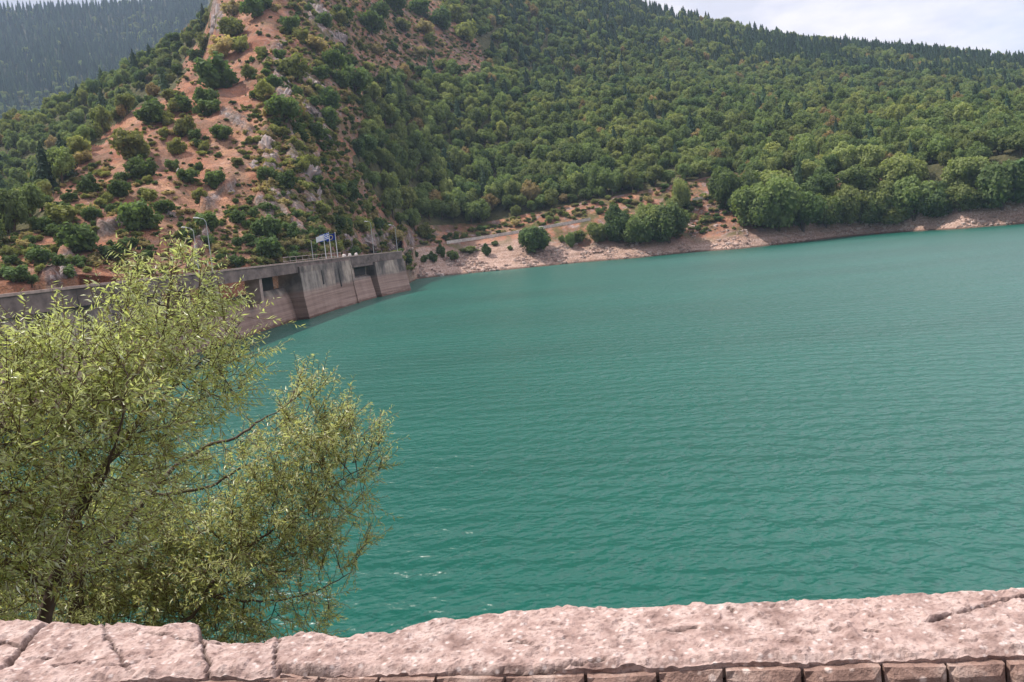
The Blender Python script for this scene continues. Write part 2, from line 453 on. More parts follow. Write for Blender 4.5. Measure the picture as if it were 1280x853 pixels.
def trunk_geo(seed, h=.5, r=.035):
    rs = np.random.default_rng(seed); mb = MB()
    top = np.array([rs.uniform(-.04, .04), rs.uniform(-.04, .04), h])
    mb.tube([(0, 0, -.12), (0, 0, .0), (top * .5 + [.01, 0, 0]), top], [r * 1.5, r * 1.25, r, r * .55], 7)
    for k in range(5):
        an = 2 * math.pi * k / 5 + rs.uniform(-.4, .4); z0 = rs.uniform(.18, .4)
        b = np.array([0, 0, z0]); e = b + np.array([math.cos(an) * .26, math.sin(an) * .26, rs.uniform(.12, .28)])
        mb.tube([b, (b + e) / 2 + [0, 0, .03], e], [r * .5, r * .36, r * .15], 5)
    return mb.v, mb.f

def tree_mesh(name, seed, nq, qs, mats, **kw):
    V, Fc = crown_geo(seed, nq, qs, **kw)
    tv, tf = trunk_geo(seed)
    mi = [0] * len(Fc) + [1] * len(tf)
    me = bpy.data.meshes.new(name)
    me.from_pydata(V.tolist() + [tuple(p) for p in tv], [], Fc + [[i + len(V) for i in q] for q in tf])
    for m in mats: me.materials.append(m)
    me.polygons.foreach_set('material_index', np.array(mi, np.int32)); me.update()
    return me

def conifer_mesh(name, seed, mats, nq=520):
    rs = np.random.default_rng(seed)
    cen = []; nr_ = []; sz = []
    lay = rs.uniform(.75, 1.2, 40)
    while len(cen) < nq:
        z = rs.uniform(.08, 1.0) ** .9
        rad = (1 - z) ** .7 * .5 * (.8 + .2 * math.sin(z * 47)) * lay[int(z * 39)]
        an = rs.uniform(0, 6.283); q = rs.uniform(.35, 1.0) ** .6
        p = np.array([math.cos(an) * rad * q, math.sin(an) * rad * q, z - .05 * q])
        cen.append(p); nr_.append(np.array([math.cos(an) * .75, math.sin(an) * .75, .75]) + rs.normal(size=3) * .35)
        sz.append(rs.uniform(.035, .07) * (1.15 - .7 * z))
    v, f = quad_cloud(np.array(cen), np.array(nr_), np.array(sz), rs, 1.3)
    mb = MB(); mb.tube([(0, 0, -.08), (0, 0, .5), (0, 0, 1.0)], [.035, .022, .004], 6)
    core = MB(); core.tube([(0, 0, .1), (0, 0, .3), (0, 0, .96)], [.2, .25, .01], 8)
    V = v.tolist() + list(core.v) + list(mb.v)
    Fc = f.tolist() + [[i + len(v) for i in q] for q in core.f] + [[i + len(v) + len(core.v) for i in q] for q in mb.f]
    me = bpy.data.meshes.new(name); me.from_pydata(V, [], Fc)
    for m in mats: me.materials.append(m)
    me.polygons.foreach_set('material_index', np.array([0] * (len(f) + len(core.f)) + [1] * len(mb.f), np.int32)); me.update()
    return me

m_bark = simple_mat('bark', (.11, .08, .06), .9, .1, .3, 4)
HUES = {'mid green': (.058, .077, .032), 'olive green': (.073, .086, .036), 'dark green': (.036, .055, .024), 'yellow-green': (.094, .104, .042), 'brownish': (.105, .080, .045), 'pale green': (.098, .118, .055)}
FM = {k: foliage_mat('leaves_' + k.replace(' ', '_').replace('-', '_'), v) for k, v in HUES.items()}
BT = []        # broadleaf templates: (mesh, hue)
for k, (hue, wgt) in enumerate([('mid green', .26), ('mid green', .2), ('olive green', .2), ('olive green', .14), ('dark green', .08), ('dark green', .06), ('yellow-green', .035), ('brownish', .025)]):
    BT.append((tree_mesh('broadleaf_tree', 100 + k, 1050, .038, [FM[hue], m_bark], nlobe=19), hue, wgt))
m_fir = foliage_mat('fir_needles', (.014, .026, .016), .3, .1); m_pine = foliage_mat('pine_needles', (.024, .040, .020), .3, .1)
CTm = [(conifer_mesh('conifer_tree', 300, [m_fir, m_bark]), 'dark green', .6), (conifer_mesh('conifer_tree', 301, [m_fir, m_bark]), 'dark green', .2), (conifer_mesh('conifer_tree', 302, [m_pine, m_bark]), 'mid green', .2)]
m_sh1 = foliage_mat('shrub_leaves_dark', (.036, .055, .021), .3); m_sh2 = foliage_mat('shrub_leaves_olive', (.075, .082, .03), .3); m_sh3 = foliage_mat('shrub_leaves_dry', (.12, .10, .055), .3)
ST = [(tree_mesh('shrub', 400, 520, .055, [m_sh1, m_bark], nlobe=14, zc=.5), 'dark green', .4), (tree_mesh('shrub', 401, 520, .055, [m_sh1, m_bark], nlobe=17, zc=.48), 'dark green', .2),
      (tree_mesh('shrub', 402, 480, .055, [m_sh2, m_bark], nlobe=15, zc=.5), 'olive green', .3), (tree_mesh('shrub', 403, 380, .05, [m_sh3, m_bark], nlobe=13, zc=.48), 'dry brownish', .1)]

def scatter(name, pts, scl, rotz, idx, srcs, mat):
    """one stuff object: points carrying instances of the listed trees"""
    n = len(pts)
    me = bpy.data.meshes.new(name); me.from_pydata(np.asarray(pts).tolist(), [], [])
    for nm, typ, val in (('scl', 'FLOAT_VECTOR', scl), ('rot', 'FLOAT_VECTOR', np.stack([np.zeros(n), np.zeros(n), rotz], 1)), ('idx', 'INT', idx)):
        a = me.attributes.new(nm, typ, 'POINT')
        a.data.foreach_set('value' if typ == 'INT' else 'vector', np.asarray(val, np.int32 if typ == 'INT' else np.float32).ravel())
    me.materials.append(mat)
    o = bpy.data.objects.new(name, me); link(o)
    ng = bpy.data.node_groups.new(name + '_nodes', 'GeometryNodeTree')
    ng.interface.new_socket('Geometry', in_out='INPUT', socket_type='NodeSocketGeometry')
    ng.interface.new_socket('Geometry', in_out='OUTPUT', socket_type='NodeSocketGeometry')
    q = N(ng)
    gi, go = q.n('NodeGroupInput'), q.n('NodeGroupOutput'); jn = q.n('GeometryNodeJoinGeometry')
    def na(nm, typ):
        nd = q.n('GeometryNodeInputNamedAttribute', data_type=typ); nd.inputs['Name'].default_value = nm; return nd.outputs[0]
    s_, r_, i_ = na('scl', 'FLOAT_VECTOR'), na('rot', 'FLOAT_VECTOR'), na('idx', 'INT')
    for k, so in enumerate(srcs):
        oi = q.n('GeometryNodeObjectInfo', transform_space='ORIGINAL'); oi.inputs['Object'].default_value = so; oi.inputs['As Instance'].default_value = True
        cmpn = q.n('FunctionNodeCompare', data_type='INT', operation='EQUAL'); q.l(i_, cmpn.inputs[2]); cmpn.inputs[3].default_value = k
        ip = q.n('GeometryNodeInstanceOnPoints'); q.l(gi.outputs[0], ip.inputs['Points']); q.l(cmpn.outputs[0], ip.inputs['Selection'])
        q.l(oi.outputs['Geometry'], ip.inputs['Instance']); q.l(r_, ip.inputs['Rotation']); q.l(s_, ip.inputs['Scale'])
        q.l(ip.outputs[0], jn.inputs[0])
    q.l(jn.outputs[0], go.inputs[0])
    md = o.modifiers.new('scatter', 'NODES'); md.node_group = ng
    return o

def put(me, name, p, sx, sy, sz, rz):
    o = bpy.data.objects.new(name, me); link(o)
    o.location = p; o.scale = (sx, sy, sz); o.rotation_euler = (0, 0, rz); return o

# ------------------------------------------------------------------ forest on the slopes
def jgrid(x0, x1, y0, y1, s):
    gx, gy = np.meshgrid(np.arange(x0, x1, s), np.arange(y0, y1, s))
    gx = gx + rng.uniform(-.45, .45, gx.shape) * s; gy = gy + rng.uniform(-.45, .45, gy.shape) * s
    return gx.ravel(), gy.ravel()

X, Y = jgrid(-620, 900, 130, 1020, 4.4)
A = np.degrees(np.arctan2(X, Y)); D = np.hypot(X, Y)
PX0 = 640 + F * np.tan(np.radians(A))
lowd = np.where(PX0 > 925, CD(1, A) + 21, CD(4, A) + 1.5 * (PX0 > 540))
keep = (A > -46) & (A < 42) & (D > lowd) & (D < CD(8, A) + 25) & ~((np.abs(D - CD(2, A) - 2.5) < 5) & (PX0 > 925) & (PX0 < 1000))
keep &= rng.uniform(size=len(X)) < np.clip(1.1 - D / 1500, .35, 1)
X, Y, A, D = X[keep], Y[keep], A[keep], D[keep]
Z = terrain(X, Y); PX, PY = project(np.stack([X, Y, Z], -1))
inb = inpoly(PX, PY, ROCKHILL) & ~((A < -21) & (D > CD(6, A) + 12))
GAPS = [(655, 172, 11, 3.5), (1020, 205, 12, 9), (1159, 212, 7, 9), (990, 228, 8, 6), (905, 236, 24, 12), (838, 246, 24, 5), (590, 92, 20, 8), (612, 60, 14, 6)]
gap = np.zeros(len(X), bool)
for gx, gy, wx, wy in GAPS: gap |= ((PX - gx) / wx) ** 2 + ((PY - gy) / wy) ** 2 < 1
dens = fbm(X / 30, Y / 30, 3, 51)
ok = ~inb & ~gap & (dens > -.8)
X, Y, Z, A, D, PX, PY = [q[ok] for q in (X, Y, Z, A, D, PX, PY)]
sky_d = CD(8, A) - D
pc = .028 + .88 * sstep(PX, 600, 690) * (1 - sstep(sky_d, 170, 330)) * sstep(fbm(X / 60, Y / 60, 3, 61), -.12, .12)
pc = np.where((PX > 1080) & (sky_d < 300), pc * 1.3, pc)
pc = np.where((A < -12) & (PX < 262), .03, pc)
con = rng.uniform(size=len(X)) < pc
low = 1 - sstep(D - CD(4, A), 0, 120)
bw = (4.2 + 4.3 * rng.uniform(size=len(X)) ** 1.5) * (1 + .2 * low) * (1 + .15 * sstep(D, 500, 900)); bh = bw * rng.uniform(.8, 1.5, len(X))
bw = np.where(PX < 262, bw * .8, bw); bh = np.where(PX < 262, bh * .8, bh)
ch = rng.uniform(7, 15, len(X)); cw = ch * rng.uniform(.5, .72, len(X))
W_ = np.where(con, cw, bw); Hh = np.where(con, ch, bh)
rz = rng.uniform(0, 6.28, len(X))
wts = np.array([t[2] for t in BT]); bidx = rng.choice(len(BT), len(X), p=wts / wts.sum())
cidx = rng.choice(3, len(X), p=[.6, .2, .2])
PTS = np.stack([X, Y, Z - .3], -1)
infr = (PX > -20) & (PX < 1300) & (PY > -15) & (PY < 400)

def zone(px):
    for lim, t in ((262, 'on the wooded flank behind the red spur'), (520, 'on the slope above the right end of the dam'), (640, 'above the left half of the pale road wall'), (745, 'above the right half of the pale road wall'),
                   (880, 'above the clump of shore trees'), (1010, 'up the slope behind the biggest shore trees'), (1150, 'on the slope above the pale green shore trees'), (9999, 'on the slope above the far right shoreline')):
        if px < lim: return t

def size_word(h, a, b): return 'small' if h < a else ('large' if h > b else 'medium')

def individuals(mask, tmpl, idx, name, cat, phrase, group, nmax=300):
    c = np.nonzero(mask & infr)[0]
    c = c[np.argsort(-(Hh[c] / D[c]))][:nmax]
    first = {}
    for i in c:
        me, hue, _ = tmpl[idx[i]]
        if idx[i] not in first:
            o = put(me, name, PTS[i], W_[i], W_[i], Hh[i], rz[i]); first[idx[i]] = o
        else:
            o = first[idx[i]].copy(); COL.objects.link(o); o.location = PTS[i]; o.scale = (W_[i], W_[i], Hh[i]); o.rotation_euler = (0, 0, rz[i])
        tag(o, '%s %s %s %s' % (size_word(Hh[i], 7.5, 10) if cat == 'tree' and not 'conifer' in name else size_word(Hh[i], 12, 14.5), hue, phrase, zone(PX[i])), cat, group)
    rest = mask.copy(); rest[c] = False
    srcs = []
    for k in range(len(tmpl)):
        if k not in first:
            first[k] = put(tmpl[k][0], name, PTS[c[-1]] + np.array([3, 3, 0]), 7, 7, 7, 0)
            tag(first[k], '%s %s in the wood' % (tmpl[k][1], phrase), cat, group)
        srcs.append(first[k])
    return rest, srcs

rest, bsrc = individuals(~con, BT, bidx, 'broadleaf_tree', 'tree', 'round broadleaf tree', 'broadleaf trees along the lower slopes')
tag(scatter('broadleaf_wood', PTS[rest], np.stack([W_, W_, Hh], 1)[rest], rz[rest], bidx[rest], bsrc, FM['mid green']), 'dense mixed green broadleaf wood covering the slopes', 'wood', kind='stuff')
rest, csrc = individuals(con, CTm, cidx, 'conifer_tree', 'conifer', 'pointed conifer', 'conifers scattered in the broadleaf wood')
if rest.sum() > 0:
    tag(scatter('conifer_wood', PTS[rest], np.stack([W_, W_, Hh], 1)[rest], rz[rest], cidx[rest], csrc, m_fir), 'dark conifers in bands below the right ridge', 'wood', kind='stuff')
print('forest', len(X), 'conifers', int(con.sum()))

# far mountain wood
X, Y = jgrid(-1900, -250, 750, 2100, 9.5)
A = np.degrees(np.arctan2(X, Y)); D = np.hypot(X, Y)
k = (A > -40) & (A < -18) & (D > 830) & (D < 2000)
X, Y, A, D = X[k], Y[k], A[k], D[k]; Z = farz(X, Y)
PX, PY = project(np.stack([X, Y, Z], -1))
k = (PX > -60) & (PX < 330) & (PY < 220)
X, Y, A, D, Z, PX, PY = [q[k] for q in (X, Y, A, D, Z, PX, PY)]
con = rng.uniform(size=len(X)) < (.15 + .8 * sstep(D + 260 * fbm(X / 160, Y / 160, 3, 90), 1000, 1350) - .35 * sstep(fbm(X / 90, Y / 200, 3, 91), .1, .4))
n = len(X); h = np.where(con, rng.uniform(14, 24, n), rng.uniform(9, 13, n)); w = np.where(con, h * .42, h * 1.05)
S = np.stack([w, w, h], 1); P = np.stack([X, Y, Z - .5], -1); rzz = rng.uniform(0, 6.28, n)
tag(scatter('mountain_conifer_wood', P[con], S[con], rzz[con], rng.choice(3, int(con.sum()), p=[.5, .3, .2]), csrc, m_fir), 'far blue hazed conifer wood on the mountain across the gorge', 'wood', kind='stuff')
nb = ~con
tag(scatter('mountain_broadleaf_wood', P[nb], S[nb], rzz[nb], rng.choice(4, int(nb.sum())), bsrc, FM['mid green']), 'hazy broadleaf wood low on the mountain across the gorge', 'wood', kind='stuff')
print('far', n)

# ------------------------------------------------------------------ shrubs of the red hill
def crop(lst, s, ox, oy): return [(a / s + ox, b / s + oy, w / s) for a, b, w in lst]
SH = crop([(620,100,160),(500,300,190),(560,430,150),(210,370,100),(245,540,110),(130,600,80),(430,560,110),(740,420,80),(770,310,100),(830,470,120),(870,230,80),(960,60,130),(770,55,110),(600,590,90),(580,720,170),(690,660,110),(80,700,170),(180,830,150),(940,740,140),(850,810,110),(1030,215,110),(380,680,60),(440,480,80),(260,690,80),(930,300,70),(900,590,80),(1000,500,120),(350,610,60),(700,130,80),(640,60,90)], 4.7375, 60, 120)
SH += crop([(380,290,150),(480,270,110),(330,440,230),(420,170,140),(535,430,90),(605,310,70),(590,200,35),(280,600,130),(130,620,110),(150,760,120),(780,160,120),(840,210,100),(920,260,130),(800,410,170),(740,670,180),(810,650,120),(1000,600,130),(630,550,110),(680,500,90),(570,560,70),(690,50,60),(560,60,130),(440,50,120),(620,20,100),(970,130,100),(1060,100,110),(1030,370,130),(960,440,110),(1080,480,120),(370,790,110),(900,600,90),(1000,700,110),(830,800,100),(930,780,140),(270,250,100),(230,330,120),(60,560,90)], 4.7375, 200, 0)
SH += crop([(580,130,120),(730,120,90),(840,140,90),(1050,160,130),(870,200,70),(610,250,70),(680,230,60),(820,270,80),(660,410,120),(500,420,150),(430,80,120),(700,30,100),(930,100,120),(930,320,70),(560,330,70),(440,320,90),(740,370,70),(540,240,45),(770,330,50),(1000,350,70),(980,60,120),(820,40,110),(620,60,100)], 4, 320, 0)
SH += crop([(150,120,110),(60,80,90),(330,250,100),(60,340,140),(70,440,120),(530,320,110),(410,320,90),(690,380,100),(840,360,80),(600,320,90),(480,180,90),(420,150,80),(300,100,90)], 4, 320, 200)
SH += crop([(230,90,130),(450,60,120),(650,150,170),(660,300,170),(430,370,120),(440,240,80),(520,220,90),(220,240,90),(100,220,110),(290,290,70),(840,190,90),(500,120,70)], 5.69, 220, 260)
SH += crop([(80,570,120),(160,600,60),(390,390,170),(200,480,100),(340,560,80),(210,330,80),(280,350,80),(50,470,70),(250,60,120),(460,280,80),(560,460,110),(300,500,90),(690,300,150),(620,420,90)], 4, 0, 200)
spts = []
for (sx, sy, sw) in SH:
    g_ = ground(sx, sy + sw * .38)
    if g_ is not None and g_[2] < 400: spts.append((g_, sw * math.hypot(g_[0], g_[1]) / F * 1.15, sx, sy))
nb0 = len(spts)
k = 0
while len(spts) < 300 and k < 4000:
    k += 1
    sx, sy = random.uniform(-10, 600), random.uniform(-5, 345)
    if not inpoly([sx], [sy], ROCKHILL)[0]: continue
    red = (.35 if sy > 90 or sx < 400 else .8) if sx < 335 or sy < 110 and sx < 400 else 1
    if random.random() > red: continue
    if 415 < sx < 605 and 15 < sy < 98 and random.random() < .8: continue
    g_ = ground(sx, sy)
    if g_ is None: continue
    spts.append((g_, random.uniform(1.8, 4.0) if sx < 335 else random.uniform(2.0, 5.6), sx, sy))
STRIPS = [((172, 138), (100, 205), 11), ((88, 222), (58, 265), 9), ((345, -5), (278, 135), 17), ((220, 165), (195, 240), 10), ((150, 195), (168, 262), 9), ((105, 250), (62, 300), 7), ((300, 150), (280, 185), 9), ((258, 290), (280, 250), 7)]
def bare_strip(px, py):
    px = np.asarray(px, float); py = np.asarray(py, float); m = np.zeros(px.shape, bool)
    for a, b, w in STRIPS:
        ab = np.array(b, float) - a; t = np.clip(((px - a[0]) * ab[0] + (py - a[1]) * ab[1]) / (ab @ ab), 0, 1)
        m |= np.hypot(px - a[0] - ab[0] * t, py - a[1] - ab[1] * t) < w
    return m
spts = [q for i, q in enumerate(spts) if i < nb0 or not bare_strip(q[2], q[3]) or random.random() < .1]
def rzone(x, y):
    if y < 60: return 'high on the red scree at the top of the photo'
    if x < 120: return 'low on the red spur at the far left'
    if x < 240: return 'on the red spur above the willow' if y < 230 else 'low on the red spur just above the willow top'
    if x < 345: return 'on the red soil gully above the willow' if y < 200 else 'on the red slope behind the lamp posts'
    if x < 450: return 'among the grey rocks above the flags' if y < 250 else 'on the bank behind the flagpoles'
    return 'on the pinkish scree beside the wood' if y < 150 else 'on the bank by the right end of the dam'
sfirst = {}
for i, (p, w, sx, sy) in enumerate(spts):
    kk = int(rng.choice(4, p=[.4, .25, .27, .08])) if i < nb0 else int(rng.choice(4, p=[.2, .2, .35, .25]))
    h = w * random.uniform(.75, 1.15)
    if kk in sfirst: o = sfirst[kk].copy(); COL.objects.link(o)
    else: o = sfirst[kk] = put(ST[kk][0], 'shrub', p, 1, 1, 1, 0)
    o.location = (p[0], p[1], p[2] - .12 * h); o.scale = (w, w, h); o.rotation_euler = (0, 0, random.uniform(0, 6.28))
    tag(o, '%s %s shrub %s' % (size_word(w, 2.6, 5), ST[kk][1], rzone(sx, sy)), 'shrub', 'shrubs growing on the red rocky hill')
# low scrub and tussocks
n = 13500
sx = rng.uniform(-40, 620, n); sy = rng.uniform(-10, 350, n)
m = inpoly(sx, sy, ROCKHILL) & (rng.uniform(size=n) < np.where(sx > 325, 1, np.where(fbm(sx / 40, sy / 40, 3, 88) > 0, .75, .25)))
m &= ~(bare_strip(sx, sy) & (rng.uniform(size=n) < .8))
tp = []
for a_, b_ in zip(sx[m], sy[m]):
    g_ = ground(a_, b_)
    if g_ is not None: tp.append(g_)
for _ in range(160):                          # and on the bare bank by the water
    a_ = random.uniform(12.0, 17.5); k_ = random.uniform(.3, 1)
    d_ = float(np.interp(a_, AZ, c1[0])) * (1 - k_) + float(np.interp(a_, AZ, c2[0])) * k_
    x_, y_ = d_ * math.sin(R(a_)), d_ * math.cos(R(a_)); tp.append(np.array([x_, y_, float(terrain(x_, y_))]))
for _ in range(230):                          # tussocks on the cut bank of the shore road
    a_ = random.uniform(-6.5, 15.5); k_ = random.random()
    d_ = float(np.interp(a_, AZ, c3[0])) * (1 - k_) + float(np.interp(a_, AZ, c4[0])) * k_ + 1
    x_, y_ = d_ * math.sin(R(a_)), d_ * math.cos(R(a_)); tp.append(np.array([x_, y_, float(terrain(x_, y_))]))
tp = np.array(tp); n = len(tp); w = rng.uniform(.5, 1.7, n) * np.where(project(tp)[0] > 325, 1.7, 1.15) * (1 + .6 * (rng.uniform(size=n) < .15))
for k in range(4):
    if k not in sfirst:
        sfirst[k] = put(ST[k][0], 'shrub', tp[k], 2, 2, 1.6, 0); tag(sfirst[k], 'small %s shrub on the red hill' % ST[k][1], 'shrub', 'shrubs growing on the red rocky hill')
tag(scatter('hillside_scrub', tp - [0, 0, .1], np.stack([w, w, w * rng.uniform(.5, .9, n)], 1), rng.uniform(0, 6.28, n), rng.choice(4, n, p=[.15, .15, .4, .3]), [sfirst[k] for k in range(4)], m_sh2),
    'low dry tussocks and scrub dotted over the red slope', 'scrub', kind='stuff')
# ------------------------------------------------------------------ rock outcrops
m_rock, nt = newmat('grey_rock'); g = N(nt)
pc_ = g.coord('Object')
r1 = g.noise(g.mapping(pc_, (1, 1, .35), (.5, .3, 0)), .9, 7, .65); r2 = g.noise(pc_, 4.0, 5, .6)
cc = g.ramp(r1, [(.34, (.09, .07, .068)), (.5, (.235, .195, .188)), (.66, (.42, .37, .355))])
cc = g.mix(g.ramp(r2, [(.5, 0.), (.72, .6)]), cc, (.36, .19, .12))
g.out(g.principled(cc, .9, .15, g.bump(g.math('ADD', r1, g.math('MULTIPLY', r2, .3)), .6)).outputs[0])

def rock_mesh(name, seed, jag=.45):
    rs = np.random.default_rng(seed); nl, nm = 26, 36
    v = []; f = []
    off = rs.uniform(0, 50, 3)
    for i in range(nl + 1):
        th = math.pi * i / nl
        for j in range(nm):
            ph = 2 * math.pi * j / nm
            d = np.array([math.sin(th) * math.cos(ph), math.sin(th) * math.sin(ph), math.cos(th)])
            q = d / (np.abs(d).max() ** .6)
            k = 1 + jag * 1.3 * float(fbm(np.array(d[0] * 1.9 + off[0] + d[2]), np.array(d[1] * 1.9 + off[1] - d[2] * .7), 5, seed, .62)) + .18 * jag * (((d[2] * 3.1 + d[0] * 1.3 + off[2]) % 1.0) - .5)
            v.append(q * .5 * k)
    for i in range(nl):
        for j in range(nm): f.append((i * nm + j, (i + 1) * nm + j, (i + 1) * nm + (j + 1) % nm, i * nm + (j + 1) % nm))
    me = bpy.data.meshes.new(name); me.from_pydata([tuple(p) for p in v], [], f); me.materials.append(m_rock); me.update(); return me
RK = [rock_mesh('rock_outcrop', s) for s in (1, 2, 3, 4)]
ROCKS = [(382, 215, 18, 40, 'long tilted grey rock rib above the flags'), (392, 238, 12, 30, 'lower end of the grey rock rib above the flags'), (352, 112, 8, 40, 'thin pale rock blade on the spine of the red hill'),
         (331, 180, 22, 40, 'broad pinkish rock face left of the dark pines'), (396, 14, 24, 30, 'pale rock knob at the top of the photo'), (421, 46, 18, 12, 'low grey boulder below the pale rock knob'),
         (392, 105, 26, 14, 'slanting grey slab right of the thin rock blade'), (386, 140, 24, 10, 'slanting pale slab below the grey slab'), (268, 245, 14, 18, 'white-grey rocks just above the lamp posts'), (284, 236, 14, 10, 'white-grey ledge right of the white rocks'),
         (243, 310, 12, 26, 'pale rock bluff left of the tall lamp post'), (334, 262, 14, 26, 'grey crag left of the flags'), (360, 275, 12, 20, 'small crag right behind the flags'), (70, 340, 22, 26, 'grey rocks low behind the left end of the dam'),
         (300, 150, 14, 20, 'small rock step in the red gully'), (318, 205, 12, 20, 'narrow rock rib in the middle of the red slope'), (405, 170, 16, 12, 'small grey slab between shrubs'), (455, 300, 26, 20, 'pale eroded rock bank behind the crest of the dam'), (482, 306, 20, 12, 'rock bank at the right end of the dam'), (430, 300, 18, 22, 'dark rock bank right of the flags'), (272, 12, 18, 46, 'reddish cliff pillar on the skyline at the top left'), (285, 25, 10, 20, 'pale rock beside the reddish cliff pillar'), (224, 215, 12, 8, 'small rocks on the red gully side'), (140, 280, 16, 12, 'grey rubble low on the left spur'), (212, 268, 14, 10, 'rubble below the small rocks')]
for i, (px, py, w, h, lab) in enumerate(ROCKS):
    p = ground(px, py + h * .3)
    if p is None: continue
    s = math.hypot(p[0], p[1]) / F
    o = bpy.data.objects.new('rock_outcrop', RK[i % 4]); link(o)
    o.location = (p[0], p[1] + .45 * w * s, p[2] - h * .02 * s); o.scale = (w * s * .9, w * s * .9, h * s * 1.0); o.rotation_euler = (R(random.uniform(-48, -25)), R(random.uniform(-20, 25)), R(random.uniform(-50, 20)))
    tag(o, lab, 'rock', 'rock outcrops of the red hill')

for ri, (a_, b_, w_) in enumerate(RIBS[:6] + RIBS[8:14]):
    L_ = math.hypot(b_[0] - a_[0], b_[1] - a_[1])
    for k in range(int(3 + L_ / 9)):
        t_ = random.random(); px, py = a_[0] + (b_[0] - a_[0]) * t_ + random.gauss(0, w_ * .45), a_[1] + (b_[1] - a_[1]) * t_ + random.gauss(0, w_ * .35)
        p = ground(px, py)
        if p is None: continue
        s = math.hypot(p[0], p[1]) / F; w = random.uniform(5, 12) * s; h = random.uniform(8, 17) * s
        o = bpy.data.objects.new('rock_outcrop', RK[random.randrange(4)]); link(o)
        o.location = (p[0], p[1] + .3 * w, p[2] - .12 * h); o.scale = (w, w * .8, h); o.rotation_euler = (R(random.uniform(-40, -10)), R(random.uniform(5, 35)), R(random.uniform(-50, 20)))
        tag(o, 'jagged grey crag ' + ('on the grey rib above the flags' if 350 < px < 410 and py > 150 else 'along the pale spine of the red hill' if px < 360 and 50 < py < 200 else 'at the top of the photo' if py < 60 else 'low on the red hill above the dam'), 'rock', 'rock outcrops of the red hill')

# boulders and stones on the shore
m_stone, nt = newmat('shore_stone'); g = N(nt)
oi = g.n('ShaderNodeObjectInfo')
cc = g.ramp(oi.outputs['Random'], [(0, (.28, .19, .16)), (.5, (.46, .34, .29)), (1, (.62, .50, .45))])
g.out(g.principled(cc, .9, .15, g.bump(g.noise(g.coord(), 5, 4), .15)).outputs[0])
SM = []
for s in (11, 12, 13):
    me = rock_mesh('boulder', s, .5); me.materials.clear(); me.materials.append(m_stone); SM.append(me)
bsrc_st = []
for (px, py, w, lab) in [(516, 340, 1.5, 'flat pale boulder just above the water by the dam'), (653, 327, 1.6, 'pale boulder on the shore below the round shore tree'), (667, 331, 1.3, 'small pale boulder near the water below the round shore tree'),
                         (895, 283, 1.8, 'pale boulder on the bare bank left of the big shore trees'), (703, 313, 1.2, 'grey boulder on the shore right of the round shore tree')]:
    p = ground(px, py); o = put(SM[len(bsrc_st) % 3], 'boulder', p, w, w * .8, w * .6, random.uniform(0, 6)); tag(o, lab, 'boulder'); bsrc_st.append(o)
n = 9000
A = rng.uniform(-9, 36, n); t = rng.uniform(0, 1, n) ** 1.3
D = CD(1, A) + 0.5 + t * (CD(2, A) - CD(1, A) - 4)
X, Y = D * np.sin(np.radians(A)), D * np.cos(np.radians(A)); Z = terrain(X, Y)
PX, PY = project(np.stack([X, Y, Z], -1))
k = (fbm(X / 8, Y / 8, 3, 41) > -.15 + .5 * t) & ((PX < 920) | (t < .35)); X, Y, Z = X[k], Y[k], Z[k]; n = len(X)
w = .25 + rng.exponential(.28, n); w = np.minimum(w, 1.5)
tag(scatter('shore_stones', np.stack([X, Y, Z], -1), np.stack([w, w * .8, w * .6], 1), rng.uniform(0, 6.28, n), rng.choice(3, n), bsrc_st[:3], m_stone), 'pale pink rubble stones strewn along the waterline', 'stones', kind='stuff')

# ------------------------------------------------------------------ trees and bushes of the shore
crowns = {}
def shore_tree(px, py, wpx, hpx, hue, label, cat='tree', name='shore_tree', z=None, up=.5):
    p = ground(px, py, 150)
    s = math.hypot(p[0], p[1]) / F
    w, h = wpx * s * 1.02, hpx * s * 1.02
    key = (hue, random.randrange(2) if hpx > 22 else 5)
    t = thing(name, label, cat, tuple(p), 'trees along the far shore' if cat == 'tree' else 'bushes along the far shore')
    if key not in crowns:
        V, Fc = crown_geo(700 + len(crowns), 2600 if hpx > 22 else 800, .030 if hpx > 22 else .05, nlobe=26 if hpx > 22 else 14, zc=.5 if hpx > 22 else .46)
        me = bpy.data.meshes.new('crown'); me.from_pydata(V.tolist(), [], Fc); me.materials.append(FM[hue]); me.update()
        tv, tf = trunk_geo(800 + len(crowns)); tm = bpy.data.meshes.new('trunk'); tm.from_pydata([tuple(q) for q in tv], [], tf); tm.materials.append(m_bark); tm.update()
        crowns[key] = (me, tm)
    rzv = random.uniform(0, 6.28)
    for nm, me in (('crown', crowns[key][0]), ('trunk', crowns[key][1])):
        o = bpy.data.objects.new(nm, me); link(o, t); o.scale = (w, w, h); o.rotation_euler = (0, 0, rzv); o.location = (0, 0, -.08 * h)
    return t
